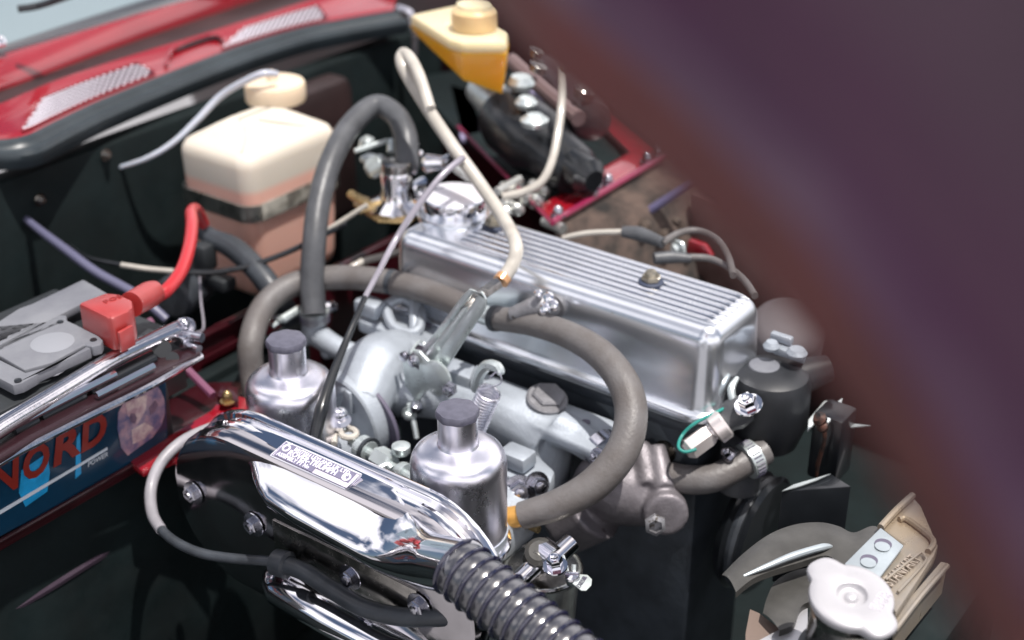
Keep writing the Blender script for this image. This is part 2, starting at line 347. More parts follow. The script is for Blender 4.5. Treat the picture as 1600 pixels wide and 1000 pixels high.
# far shelf in red under the brake cylinders
b = MB(); b.prism([at(866, 346, z=.075), at(1040, 242, z=.075), at(950, 165, z=.075), at(930, 180, z=.075), at(985, 235, z=.075), at(862, 308, z=.075), at(842, 322, z=.075)], (0, 0, -.01), .003); sh = body.add('brake_shelf', b, RED)
b = MB(); b.prism([at(866, 330, z=.060), at(1000, 250, z=.060), at(900, 80, z=.060), at(640, 120, z=.060), at(700, 190, z=.060)], (0, 0, -.01), .003); body.add('shelf_floor', b, BAY)
b = MB(); b.tube([at(862, 348, z=.078), at(1042, 241, z=.078)], .0038, 8); b.tube([at(864, 350, z=.078), at(716, 198, z=.078)], .0024, 8); body.add('shelf_lip', b, REDM, sh)
for p in ((872, 338), (934, 298), (918, 286), (950, 288), (1012, 252), (1030, 240)):
    b = MB(); b.hexbolt(at(*p, z=.078), (0, 0, 1), .0055, .008, dome=True); body.add('shelf_bolt', b, BOLT, sh)
b = MB(); b.prism([at(866, 352, z=.07), at(1044, 244, z=.07), (.10, .40, .04), (.15, .34, -.1), (.15, .2, -.38), (.0, .12, -.38)], (0, .01, -.004)); body.add('far_inner_wing', b, DIRT)
b = MB()
for k in range(46):
    p = at(random.uniform(900, 1070), random.uniform(285, 345), z=.05); p.z = random.uniform(.01, .05)
    b.lathe(p, (random.uniform(-.4, .4), -1, .6), [(random.uniform(.004, .012), 0), (random.uniform(.003, .01), .006), (.001, .009)], 7)
body.add('mud_clods', b, mat('mud', (.10, .075, .06), .9, var=.5, bump=1), stuff=True)
b = MB(); b.tube([at(960, 366, y=.2), at(1130, 252, y=.25)], .005, 8); body.add('wing_stay', b, mat('lavender_paint', (.12, .11, .20), .4, coat=.3))
b = MB(); b.prism([at(1080, 300, y=.26), at(1150, 330, y=.26), at(1290, 520, y=.26), at(1230, 560, y=.26), at(1080, 420, y=.26)], (0, .01, 0), .003); body.add('dusty_panel', b, mat('pinkish_dust', (.15, .095, .085), .8, col2=(.08, .04, .035), vscale=20, bump=.3))
b = MB(); b.prism([at(1068, 400, y=.22), at(1075, 375, y=.22), at(1100, 383, y=.22), at(1112, 402, y=.22)], (0, .01, 0), .002); body.add('red_flange', b, RED)
# front panel and slam panel far right, mostly dark
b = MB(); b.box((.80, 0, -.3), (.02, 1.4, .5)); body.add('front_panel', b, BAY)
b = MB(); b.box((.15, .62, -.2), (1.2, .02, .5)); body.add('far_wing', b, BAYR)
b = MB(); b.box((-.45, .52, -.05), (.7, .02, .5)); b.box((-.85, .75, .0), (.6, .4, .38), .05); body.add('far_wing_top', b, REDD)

# ---------------------------------------------------------------- engine
eng = Thing('engine', 'aluminium engine with ribbed polished rocker cover in the middle of the bay', 'engine', (.07, 0, -.42))
def rrect(x0, x1, y0, y1, r, z, n=8):
    o = []
    for cx, cy, a0 in ((x1-r, y1-r, 0), (x0+r, y1-r, 90), (x0+r, y0+r, 180), (x1-r, y0+r, 270)):
        for k in range(n+1): a = rad(a0+90*k/n); o.append(V((cx+r*math.cos(a), cy+r*math.sin(a), z)))
    return o
def loft(prof, x0, x1, y0, y1, r):
    return [rrect(x0+i, x1-i, y0+i, y1-i, max(r-i, .004), z) for i, z in prof]
b = MB(); b.box((.07, 0, -.20), (.37, .11, .395), .006); b.box((.07, .0, -.012), (.385, .118, .012), .003); eng.add('cylinder_head', b, mat('sooty_head_paint', (.045, .055, .068), .5, .2, var=.4, vscale=30, bump=.4, bscale=150))
X0, X1, Y0, Y1 = -.120, .262, -.052, .050
b = MB()
bt = [(.0155*(1-math.cos(a))+.003, .069+.0185*math.sin(a)) for a in [rad(90*k/8) for k in range(9)]]
pr = [(-.009, -.002), (-.009, .003), (-.0075, .0045), (-.0015, .0055), (0, .009), (.001, .035), (.0028, .067)]+bt[1:]
b.grid(loft(pr, X0, X1, Y0, Y1, .022), True, True, False)
top = rrect(X0+bt[-1][0], X1-bt[-1][0], Y0+bt[-1][0], Y1-bt[-1][0], .004, bt[-1][1]); 
b.grid([top, [p.lerp(V((.07, 0, p.z)), .5) for p in top]], True, False, True)
rc = eng.add('rocker_cover', b, POLISH, sharp=50)
b = MB(); b.grid(loft([(-.0115, -.006), (-.0115, -.0025), (-.004, -.0025)], X0, X1, Y0, Y1, .03), True, True, False); eng.add('cover_gasket', b, RUBBLK, rc)
ZT = .0876
ribm = None
for k in range(7):
    y = -.0285+k*.0101
    xa = -.052 if k < 5 else -.062
    if ribm is None:
        b = MB(); n = 8
        rows = []
        for x, s in ((0, .0), (.003, .35), (.008, .8), (.013, 1), (.283, 1), (.289, .8), (.294, .4), (.297, 0)):
            rows.append([V((x, .0031*max(s, .35)*math.cos(math.pi*j/n), .0030*s*math.sin(math.pi*j/n)**.7)) for j in range(n+1)])
        b.grid(rows); me_o = link('rib', b, mat('bright_rib_alloy', (.86, .87, .9), .24, 1, rvar=.06), rc); ribm = me_o.data; o = me_o
    else:
        o = bpy.data.objects.new('rib', ribm); COL.objects.link(o); o.parent = rc
    o.location = V((-.048, y, ZT-.0004))-eng.loc
gm = mat('groove_shade', (.06, .075, .11), .5, .2, var=.3, vscale=30)  # shade between the ribs, painted as dark strips
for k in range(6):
    b = MB(); b.box((.098, -.0285+.0101*(k+.5), ZT+.0002), (.287, .0042, .0008)); eng.add('rib_groove_shade', b, gm, rc)
# oil filler cap
oc = at(710, 333, z=ZT)
b = MB(); b.lathe(oc, (0, 0, 1), [(.0385, -.004), (.0395, .001), (.0385, .0035), (.034, .004)], 48); eng.add('filler_neck', b, POLISH, rc)
b = MB(); b.lathe(oc, (0, 0, 1), [(.033, .002), (.0335, .004), (.0345, .0185), (.0335, .0205), (.0315, .0215), (.027, .0222), (.015, .0232), (.001, .0236)], 64)
fc = eng.add('oil_filler_cap', b, CHROME)
b = MB(); b.lathe(oc, (0, 0, 1), [(.0330, .0206), (.0318, .0219), (.027, .0226), (.015, .0236), (.001, .0240)], 64); eng.add('cap_top', b, SATINT, fc)
b = MB(); b.tube([oc+V((-.0165, .004, .0234)), oc+V((-.0235, -.011, .0228)), oc+V((-.027, -.0165, .0222))], .0006, 6); eng.add('cap_scratch', b, INK, fc)
for px, py in ((771, 353), (1017, 440)):
    p = at(px, py, z=.091); b = MB()
    b.lathe(p+V((0, 0, -.004)), (0, 0, 1), [(.0120, 0), (.0120, .0045), (.0105, .0055), (.0065, .0055)], 24); nb = eng.add('nut_seat', b, INKD)
    b = MB(); b.lathe(p, (0, 0, 1), [(.0092, 0.002), (.0092, .006), (.0083, .0075)], 6); b.lathe(p, (0, 0, 1), [(.0066, .0065), (.0062, .009), (.004, .0118), (.0004, .0128)], 16)
    eng.add('cover_nut', b, GOLDN)
# hose stub on the cover side
p = at(868, 478, y=-.05); b = MB()
b.lathe(p, (0, -1, 0), [(.012, -.004), (.012, .003), (.008, .004), (.008, .010)], 20); b.tube([at(862, 480, y=-.058), at(845, 477, y=-.07), at(818, 486, y=-.078), at(800, 492, y=-.082)], [.009, .0105, .0085, .007], 14)
eng.add('breather_stub', b, CASTD, rc)
b = MB()
for q, r_ in (((842, 462), .004), ((858, 468), .005), ((866, 480), .0045), ((853, 484), .005)):
    b.lathe(at(*q, y=-.075), (.2, -.5, .8), [(r_, 0), (r_, .006), (r_*.5, .008)], 10)
b.tube([at(850, 484, y=-.078), at(851, 500, y=-.075)], .0045, 8); eng.add('stub_clip', b, CHROME, rc)
# rear lugs and studs on the far side of the cover
b = MB()
for k in range(17):
    b.lathe(at(random.uniform(785, 850), random.uniform(296, 336), z=.06+random.uniform(0, .02)), (random.uniform(-.6, .6), random.uniform(-.6, .2), 1), [(.006, 0), (.0075, .004), (.006, .011), (.002, .014)], 10)
b.tube([at(712, 262, z=.12), at(735, 278, z=.115)], .0052, 10); b.tube([at(776, 300, z=.1), at(812, 280, z=.1)], .005, 10); b.tube([at(850, 345, z=.07), at(880, 358, z=.07)], .006, 10)
eng.add('rear_fittings', b, mat('dull_nickel', (.62, .63, .6), .35, .8), stuff=True)

b = MB(); b.lathe((.285, 0, -.14), (1, 0, 0), [(.02, -.01), (.055, -.008), (.060, 0), (.050, .008), (.060, .016), (.055, .020), (.02, .022)], 48); eng.add('crank_pulley', b, BLACKP)
b = MB(); b.tube([V((.293, .052*math.cos(a), -.14+.052*math.sin(a))) for a in [2*math.pi*k/32 for k in range(33)]], .006, 8, 1); eng.add('fan_belt', b, RUBBLK)
for k in range(6):
    b = MB(); b.hexbolt((-.08+.06*k, -.0555, -.045), (0, -1, 0), .0075, .007); eng.add('head_bolt', b, STEEL)


# manifold casting under the hoses, grown into one skin
mf = Thing('inlet_manifold', 'pale cast alloy inlet manifold between the carburettors and the rocker cover', 'manifold', (.06, -.12, -.12))
def blob(m, path, r, **k): m.tube(path, r, 18, 5, **k)
b = MB()
blob(b, [at(560, 640, z=-.03), at(585, 580, z=-.015), at(625, 565, z=-.02), at(680, 570, z=-.025)], [.028, .034, .033, .022])
blob(b, [at(620, 610, z=-.035), at(700, 620, z=-.035), at(790, 650, z=-.035), at(860, 690, z=-.045)], [.026, .024, .026, .03])
blob(b, [at(850, 632, z=-.02), at(858, 690, z=-.05), at(840, 760, z=-.09)], [.019, .025, .028])
blob(b, [at(760, 620, z=-.03), at(830, 650, z=-.03)], [.02, .022])
blob(b, [at(870, 668, z=-.025), at(905, 685, z=-.028), at(930, 700, z=-.03)], [.018, .0155, .0155])
b.prism([at(690, 555, z=-.018), at(960, 655, z=-.018), at(1000, 690, z=-.018), at(960, 720, z=-.018), at(690, 600, z=-.018)], (0, 0, -.012), .003)
o = mf.add('manifold_casting', b, CAST, sharp=180)
rm = o.modifiers.new('fuse', 'REMESH'); rm.mode = 'VOXEL'; rm.voxel_size = .0023; rm.use_smooth_shade = True
sm = o.modifiers.new('soft', 'SMOOTH'); sm.factor = .6; sm.iterations = 5
b = MB()
blob(b, [at(930, 735, z=-.07), at(960, 760, z=-.075), at(1000, 775, z=-.08), at(1040, 790, z=-.085)], [.032, .036, .030, .020])
blob(b, [at(930, 790, z=-.09), at(880, 820, z=-.12)], [.034, .03])
b.lathe(at(1040, 802, z=-.075), (.5, -.7, .2), [(.021, -.02), (.021, .004), (.018, .006)], 20)
for q in ((1000, 700), (1025, 705)): blob(b, [at(q[0], q[1]-8, z=-.035), at(q[0]+12, q[1]+60, z=-.06)], [.009, .013])
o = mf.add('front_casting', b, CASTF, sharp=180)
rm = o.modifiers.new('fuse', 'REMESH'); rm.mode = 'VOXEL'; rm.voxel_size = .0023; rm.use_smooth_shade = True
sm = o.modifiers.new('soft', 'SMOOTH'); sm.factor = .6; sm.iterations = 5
b = MB(); b.lathe(at(855, 622, z=-.008), (.25, -.1, 1), [(.0195, -.01), (.020, .0), (.018, .0015)], 24); b.lathe(at(857, 619, z=-.007), (.25, -.1, 1), [(.0165, 0), (.0165, .003), (.0145, .0045)], 6); mf.add('core_plug', b, CASTD)
b = MB(); b.lathe(at(915, 660, z=-.0165), (0, 0, 1), [(.0045, 0), (.0045, .0008)], 16); mf.add('bolt_hole', b, INK)
b = MB(); b.lathe(at(1038, 805, z=-.07)+V((0, -.016, 0)), (.5, -.7, .2), [(.010, 0), (.010, .005), (.0065, .007), (.0065, .001)], 6); mf.add('manifold_bolt', b, CASTD)
b = MB(); b.lathe(at(940, 700, z=-.03), (.75, -.3, -.12), [(.0165, -.004), (.0185, -.004), (.0185, .008), (.0165, .008)], 24); b.hexbolt(at(935, 712, z=-.022), (0, -1, .4), .005, .008); mf.add('pipe_clamp', b, BOLT)
# lug bracket and pipes left of the lever
b = MB(); b.prism([at(556, 462, z=.0), at(600, 478, z=.0), at(652, 500, z=.0), at(700, 520, z=0), at(690, 548, z=0), at(640, 535, z=0), at(560, 500, z=0)], (0, 0, -.014), .003); b.tube([at(602, 478, z=.012), at(616, 512, z=.004), at(650, 520, z=.004), at(656, 486, z=.012), at(630, 466, z=.018), at(602, 478, z=.012)], .0055, 8, 4)
b.box(at(579, 480, z=.012), (.03, .02, .016), .003); b.tube([at(648, 470, z=.02), at(648, 520, z=.0)], .006, 8)
lug = mf.add('lifting_bracket', b, CAST)
b = MB(); b.lathe(at(668, 505, z=.002), (0, 0, 1), [(.0075, 0), (.0075, .001)], 20); mf.add('lug_hole', b, INK, lug)
b = MB(); b.lathe(at(600, 528, z=-.012), (0, 0, 1), [(.016, -.01), (.017, .0), (.013, .006), (.004, .008)], 20); b.lathe(at(618, 524, z=-.006), (0, 0, 1), [(.014, 0), (.012, .004), (.002, .006)], 16); mf.add('manifold_boss', b, CAST)

wr = Thing('water_pipe', 'bent bare metal water pipe with a clamped black hose on it, behind the left damper', 'pipe', at(500, 520, z=-.03))
b = MB(); b.tube([at(492, 492, z=.0), at(490, 520, z=-.02), at(498, 525, z=-.022), at(530, 545, z=-.025), at(575, 562, z=-.03)], [.0125, .0125, .0125, .0115, .0115], 18); wr.add('pipe', b, CAST)
b = MB(); b.lathe(at(492, 496, z=-.002), (0, 0, 1), [(.0128, -.004), (.0148, -.004), (.0148, .008), (.0128, .008)], 32); cl = wr.add('hose_clamp', b, ZINC)
b = MB()
for k in range(30):
    a = 2*math.pi*k/30; q = at(492, 496, z=0)+V((math.cos(a)*.0149, math.sin(a)*.0149, 0)); b.box(q, (.0010, .0008, .0075), 0, Matrix.Rotation(a+math.pi/2, 4, 'Z'))
wr.add('clamp_slots', b, INK, cl, stuff=True)
b = MB(); b.lathe(at(506, 480, z=.004), Rt, [(.0045, 0), (.006, .002), (.006, .008), (.0075, .010), (.004, .014)], 10); wr.add('clamp_screw', b, BOLT, cl)
b = MB(); b.tube([at(440, 500, z=0), at(470, 482, z=.004)], .0048, 8); b.tube([at(425, 510, z=-.005), at(444, 496, z=.0)], .003, 8); b.box(at(437, 498, z=.0), (.012, .01, .006), .002); wr.add('pipe_union', b, ZINC)
b = MB(); b.lathe(at(513, 557, z=-.04), (0, 0, 1), [(.006, 0), (.008, .004), (.006, .01), (.002, .013)], 14); b.lathe(at(475, 532, z=-.03), (.3, -.6, .6), [(.003, 0), (.008, .003), (.008, .005), (.001, .006)], 14); wr.add('pipe_stud', b, CAST)

# ---------------------------------------------------------------- carburettors
def carburettor(label):
    c = V((.138, -.262, .0165))
    t = Thing('carburettor', label, 'carburettor', c+V((0, 0, -.14)), 'twin carburettors')
    b = MB(); prof = [(.041, -.074), (.041, .0005), (.0408, .005), (.0397, .0100), (.0375, .0142), (.034, .0172), (.0295, .0192), (.025, .0203), (.021, .0210), (.0178, .0224), (.0163, .0255)]
    b.lathe(c, (0, 0, 1), prof, 64); t.add('dashpot', b, SATIN)
    b = MB(); b.lathe(c, (0, 0, 1), [(.0172, .019), (.0169, .024), (.0169, .051)], 40); t.add('damper_neck', b, SATIN)
    b = MB(); rows = []
    for rr, h in ((.0160, .0495), (.0178, .0500), (.0180, .0515), (.0180, .0545), (.0170, .0563), (.012, .0568), (.001, .0569)):
        rows.append([c+V(((rr*(1+.03*math.cos(8*a)*(1 if rr > .015 else 0)))*math.cos(a), (rr*(1+.03*math.cos(8*a)*(1 if rr > .015 else 0)))*math.sin(a), h)) for a in [2*math.pi*j/64 for j in range(64)]])
    b.grid(rows, True, True, True); t.add('damper_cap', b, CAPBLK)
    b = MB(); b.lathe(c, (0, 0, 1), [(.041, -.080), (.0445, -.079), (.0445, -.075), (.041, -.074)], 48); t.add('dashpot_flange', b, CHROME)
    b = MB(); b.lathe(c, (0, 0, 1), [(.030, -.14), (.032, -.10), (.040, -.085), (.042, -.064)], 32); b.tube([c+V((0, -.045, -.09)), c+V((0, .07, -.09))], .030, 24); t.add('carburettor_body', b, CAST)
    b = MB(); b.lathe(c+V((-.008, -.038, -.13)), (0, 0, 1), [(.018, -.02), (.022, .0), (.022, .03), (.016, .036)], 24); t.add('float_chamber', b, CAST)
    return t
cf = carburettor('front bright cylindrical carburettor damper, beside the large curved hose end')
copy_tree(cf.o, at(448, 552, z=.05)-at(711, 662, z=.05), 'rear bright cylindrical carburettor damper, inside the left bend of the grey hose')

# parts next to the carburettors
lk = Thing('choke_linkage', 'zinc plated spindle, nuts and lever between the two carburettor dampers', 'linkage', at(590, 700, z=-.06))
b = MB(); b.tube([at(548, 690, z=-.03), at(690, 775, z=-.03)], .0042, 10); lk.add('spindle', b, ZINC)
ax = (at(690, 775, z=-.03)-at(548, 690, z=-.03)).normalized()
b = MB(); b.lathe(at(562, 697, z=-.03), ax, [(.010, 0), (.012, .002), (.012, .012), (.010, .014)], 20); b.lathe(at(590, 714, z=-.03), ax, [(.0115, 0), (.0115, .018), (.009, .020)], 6); b.lathe(at(625, 735, z=-.03), ax, [(.0085, 0), (.0095, .002), (.0095, .008)], 14); lk.add('coupling_nut', b, ZINC)
b = MB(); b.lathe(at(574, 704, z=-.03), ax, [(.0135, 0), (.0135, .003)], 20); lk.add('seal_ring', b, RUBBLK)
b = MB(); b.lathe(at(627, 708, z=-.02), (0, 0, 1), [(.0075, 0), (.0085, .002), (.0085, .008), (.005, .010)], 16); b.tube([at(612, 732, z=-.02), at(605, 726, z=-.018), at(590, 733, z=-.02)], .003, 8); lk.add('return_clip', b, ZINC)
b = MB(); b.lathe(at(531, 645, z=-.01), (.1, -.2, 1), [(.006, -.01), (.0075, -.006), (.0075, 0), (.0055, .003), (.002, .005)], 14); b.lathe(at(533, 662, z=-.018), (.1, -.2, 1), [(.010, 0), (.010, .004)], 16); lk.add('ball_joint', b, CHROME)
b = MB(); b.tube([at(534, 668, z=-.025), at(524, 680, z=-.025), at(522, 694, z=-.025)], .003, 8)
b.tube([at(545+12*math.cos(a), 677+7*math.sin(a), z=-.022) for a in [2*math.pi*k/12 for k in range(13)]], .003, 8, 2); lk.add('wire_loop', b, CREAM)
fb = Thing('mounting_flange', 'grey cast throttle flange with square lug beside the rear damper', 'flange', at(560, 640, z=-.06))
b = MB(); b.lathe(at(552, 650, z=-.045), (.12, 1, .05), [(.045, -.012), (.047, -.010), (.047, .006), (.040, .012)], 40); b.prism([at(527, 600, z=-.005), at(548, 592, z=-.005), at(566, 601, z=-.005), at(546, 616, z=-.005)], (0, 0, -.025), .002); fb.add('flange_casting', b, CAST)
b = MB(); b.lathe(at(570, 660, z=-.05), (.12, 1, .05), [(.046, 0), (.046, .004)], 40); fb.add('gasket', b, INK)
b = MB(); b.tube([at(520, 590, z=-.03), at(545, 602, z=-.03)], .009, 10); fb.add('stub', b, CAST)
ob = Thing('overflow_housing', 'pale stepped alloy block beside the front damper with a hexagon nut', 'housing', at(820, 730, z=-.06))
b = MB(); M = Matrix.Rotation(rad(0), 4, 'Z')
b.box(at(808, 715, z=-.035), (.030, .022, .016), .003); b.prism([at(785, 725, z=-.045), at(830, 700, z=-.045), at(868, 735, z=-.045), at(862, 752, z=-.045), at(840, 765, z=-.045), at(785, 740, z=-.045)], (0, 0, -.020), .004)
b.prism([at(785, 752, z=-.058), at(840, 775, z=-.058), at(835, 790, z=-.058), at(785, 775, z=-.058)], (0, 0, -.015), .003); ob.add('block', b, CAST)
b = MB(); b.hexbolt(at(812, 766, z=-.05), (.55, -.75, .35), .0095, .010); ob.add('nut', b, BOLT)
b = MB(); b.hexbolt(at(838, 757, z=-.045), (.75, -.45, .35), .008, .010); ob.add('nut', b, BOLT)

# ---------------------------------------------------------------- throttle linkage
th = Thing('throttle_linkage', 'zinc plated throttle lever bracket with long forked arm and return spring', 'throttle linkage', at(680, 560, z=-.04))
YT = -.135
def yp(L, y=YT): return [at(a, c, y=y) for a, c in L]
# forked arm: two plates and a web between them
d = V((.018, -.004, 0))
A = yp([(640, 572), (668, 542), (672, 552), (725, 478), (733, 463), (741, 458), (747, 462), (745, 472), (690, 556), (668, 578), (652, 590)])
b = MB(); b.prism([at(722, 462, y=-.13), at(733, 452, y=-.13), at(742, 455, y=-.13), at(735, 463, y=-.13), at(665, 553, y=-.13), at(658, 548, y=-.13)], (0, .0022, 0), .0005)
b.prism([at(749, 458, y=-.14), at(752, 456, y=-.14), at(759, 468, y=-.14), at(757, 484, y=-.14), at(697, 575, y=-.14), at(676, 586, y=-.14), at(670, 574, y=-.14), at(676, 564, y=-.14)], (0, .0024, 0), .0005)
b.prism([at(735, 453, y=-.13), at(745, 455, y=-.13), at(756, 463, y=-.14), at(748, 457, y=-.14)], (0, 0, -.002))
th.add('forked_arm', b, ZINC)
b = MB(); b.prism([at(722, 483, y=-.134), at(730, 480, y=-.134), at(728, 490, y=-.134), at(680, 560, y=-.134), at(664, 574, y=-.134), at(664, 560, y=-.134), at(690, 520, y=-.134)], (0, .002, 0), .0004); th.add('inner_link', b, ZINC)
b = MB(); b.prism([at(628, 560, y=-.145), at(640, 546, y=-.145), at(655, 549, y=-.145), at(680, 575, y=-.145), at(698, 590, y=-.145), at(700, 612, y=-.145), at(684, 620, y=-.145), at(668, 610, y=-.145), at(655, 625, y=-.145), at(650, 640, y=-.145), at(636, 640, y=-.145), at(632, 600, y=-.145)], (0, .003, 0), .0006); th.add('pivot_plate', b, ZINC)
b = MB(); b.lathe(at(684, 588, y=-.143), (0, -1, 0), [(.017, 0), (.0175, .003), (.012, .005), (.003, .005)], 28); th.add('pivot_boss', b, ZINC)
b = MB(); b.hexbolt(at(705, 607, y=-.15), (.1, -1, .2), .0072, .008, washer=False); th.add('pivot_bolt', b, BOLT)
b = MB(); b.lathe(at(648, 563, y=-.148), (0, -1, .1), [(.006, 0), (.006, .004), (.003, .006)], 14); th.add('pivot_bolt', b, BOLT)
b = MB(); b.lathe(at(634, 556, y=-.148), (0, -1, .1), [(.005, 0), (.005, .004), (.002, .005)], 14); th.add('pivot_bolt', b, BOLT)
b = MB(); b.lathe(at(652, 634, y=-.148), (.4, -1, .1), [(.0045, 0), (.0065, .002), (.0065, .005), (.003, .010)], 12); th.add('pivot_bolt', b, BOLT)
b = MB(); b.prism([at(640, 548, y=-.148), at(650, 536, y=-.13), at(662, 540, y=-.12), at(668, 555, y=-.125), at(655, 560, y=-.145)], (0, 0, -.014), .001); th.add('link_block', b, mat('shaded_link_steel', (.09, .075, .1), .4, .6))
b = MB(); b.tube([at(641, 552, y=-.15), at(654, 534, y=-.13), at(664, 538, y=-.125), at(672, 545, y=-.13)], .0013, 6); th.add('spring_clip', b, ZINC)
b = MB(); b.prism([at(697, 578, z=.0), at(735, 592, z=.0), at(744, 570, z=.0), at(705, 556, z=.0)], (0, 0, -.03), .003); b.prism([at(735, 592, z=.0), at(744, 570, z=.0), at(752, 572, z=0), at(748, 640, z=-.03), at(735, 635, z=-.03)], (0, .002, -.003), .001); th.add('support_block', b, CAST)
b = MB(); b.tube([at(744, 610, y=-.14), at(750, 585, y=-.14), at(762, 571, y=-.142), at(778, 574, y=-.145), at(783, 584, y=-.148)], [.005, .0055, .0055, .005, .0035], 8, 5); th.add('hook_bracket', b, ZINC)
# return spring
p0, p1 = at(765, 612, y=-.15), at(741, 668, y=-.155); axs = (p1-p0); u_ = axs.orthogonal().normalized(); w2 = axs.normalized().cross(u_); T = 13
pts = [p0+axs*(k/(T*14))+(u_*math.cos(2*math.pi*k/14)+w2*math.sin(2*math.pi*k/14))*.0105 for k in range(T*14+1)]
b = MB(); b.tube(pts, .0013, 7, 1, smooth=False)
b.tube([pts[0], at(781, 600, y=-.15), at(782, 586, y=-.15), at(776, 581, y=-.15), at(765, 590, y=-.15)], .0009, 6); th.add('return_spring', b, SATIN)
b = MB(); b.tube([at(636, 640, y=-.15), at(645, 655, y=-.155), at(651, 685, y=-.16)], .0028, 8); b.tube([at(641, 632, y=-.152), at(638, 650, y=-.154)], .0035, 8); b.hexbolt(at(640, 646, y=-.155), (.4, -1, 0), .005, .006); th.add('drop_rod', b, ZINC)
b = MB(); b.tube([at(786, 437, y=-.08), at(762, 454, y=-.10), at(733, 480, y=-.125)], .0026, 10); b.lathe(at(781, 441, y=-.084), at(745, 465, y=-.112)-at(781, 441, y=-.084), [(.0045, 0), (.0062, .002), (.0062, .020), (.0045, .022)], 6); b.lathe(at(737, 475, y=-.12), at(724, 486, y=-.13)-at(737, 475, y=-.12), [(.0045, -.004), (.0045, .010), (.002, .014)], 8); th.add('cable_adjuster', b, STEEL)

# ---------------------------------------------------------------- air filter box
af = Thing('air_filter_box', 'chromed air filter box with raised duct and small maker plate, in front of the carburettors', 'air filter', (.06, -.35, -.2))
XA, XB, ZC = -.035, .155, -.05
def stad(r, y, n=20):
    o = []
    for k in range(n+1): a = rad(90-180*k/n); o.append(V((XB+r*math.cos(a), y, ZC+r*math.sin(a))))
    for k in range(n+1): a = rad(270-180*k/n); o.append(V((XA+r*math.cos(a), y, ZC+r*math.sin(a))))
    return o
b = MB()
b.grid([stad(r, y) for r, y in ((.070, -.318), (.079, -.317), (.0825, -.319), (.0835, -.323), (.082, -.327), (.0775, -.3285), (.0765, -.331), (.0795, -.334), (.080, -.3375), (.078, -.341), (.074, -.3435))], True, True, False)
af.add('rolled_rim', b, CHROME)
b = MB()
b.grid([stad(r, y) for r, y in ((.078, -.342), (.0795, -.350), (.0788, -.357), (.0765, -.361), (.073, -.3625), (.03, -.3625))], True, False, True)
af.add('front_plate', b, mat('chrome_dark_reflection', (.5, .48, .5), .1, 1, rvar=.05, bump=.1, bscale=15))  # chrome darkened, the dark bay it mirrors put into the colour
# upper duct: D section growing from the plate into the round spout
def duct(x, yo, zt, zb, yb=-.338, n=20, tw=0):
    o = []
    cz, hz = (zt+zb)/2, (zt-zb)/2
    for k in range(n+1):
        a = rad(90-180*k/n)
        e = .92
        ca, sa = math.cos(a), math.sin(a)
        o.append(V((x, yb+(yo-yb)*abs(ca)**e, cz+hz*math.copysign(abs(sa)**e, sa))))
    return o
def dring(x, yo, zt, zb, yb=-.3335, n=40):
    o = []; cz, hz = (zt+zb)/2, (zt-zb)/2
    for k in range(n):
        a = 2*math.pi*k/n; ca, sa = math.cos(a), math.sin(a)
        e_ = 1.35 if sa > 0 else .9; y = yb+(yo-yb)*abs(ca)**e_ if ca > 0 else yb+.001*abs(ca)
        o.append(V((x, y, cz+hz*math.copysign(abs(sa)**e_, sa))))
    return o
SE = at(722, 886, y=-.386); S0 = V((.150, -.368, -.004)); SDIR = (SE-S0).normalized()
def cring(p, rr, n=40):
    e1 = V((0, -1, 0)); e1 = (e1-SDIR*e1.dot(SDIR)).normalized(); e2 = V((0, 0, 1)); e2 = (e2-SDIR*e2.dot(SDIR)); e2 = (e2-e1*e2.dot(e1)).normalized()
    return [p+(e1*math.cos(2*math.pi*k/n)+e2*math.sin(2*math.pi*k/n))*rr for k in range(n)]
rows = [dring(*q) for q in ((-.060, -.340, .0255, .021), (-.045, -.350, .0285, .014), (-.02, -.357, .0305, .004), (-.004, -.365, .031, -.001), (.008, -.374, .0315, -.006), (.022, -.382, .0318, -.011), (.035, -.387, .032, -.015), (.07, -.390, .032, -.0165), (.11, -.391, .0315, -.018), (.128, -.391, .031, -.020))]
D1 = rows[-1]; LS = (SE-S0).length
for t in (.12, .25, .4, .55, .7, .82, .92, 1.0):
    e_ = t*t*(3-2*t); cpt = S0+SDIR*(LS*.72*t); Dx = [p+V((.04*t, 0, -.004*t)) for p in D1]; Cr = cring(cpt, .0212)
    rows.append([a.lerp(b_, e_) for a, b_ in zip(Dx, Cr)])
rows.append(cring(S0+SDIR*(LS-.004), .0205)); rows.append(cring(S0+SDIR*(LS+.006), .0205))
b = MB(); b.grid(rows, True, True, True); af.add('upper_duct', b, CHROME, sharp=60)
SP = SE-SDIR*.004; SD = SDIR
b = MB()
b.grid([duct(x, yo, zt, zb) for x, yo, zt, zb in ((-.006, -.362, -.094, -.098), (.004, -.374, -.088, -.112), (.02, -.383, -.083, -.122), (.08, -.385, -.082, -.124), (.15, -.385, -.082, -.120), (.19, -.370, -.085, -.105))], False, True, True)
af.add('lower_duct', b, CHROME)
b = MB(); b.box((.095, -.3632, -.052), (.16, .002, .040), .0008); af.add('centre_plate', b, STEEL)
for px, py in ((303, 770), (397, 819), (548, 901), (655, 946)):
    b = MB(); b.hexbolt(at(px, py, y=-.3635), (0, -1, 0), .0076, .006); af.add('bolt', b, BOLT)
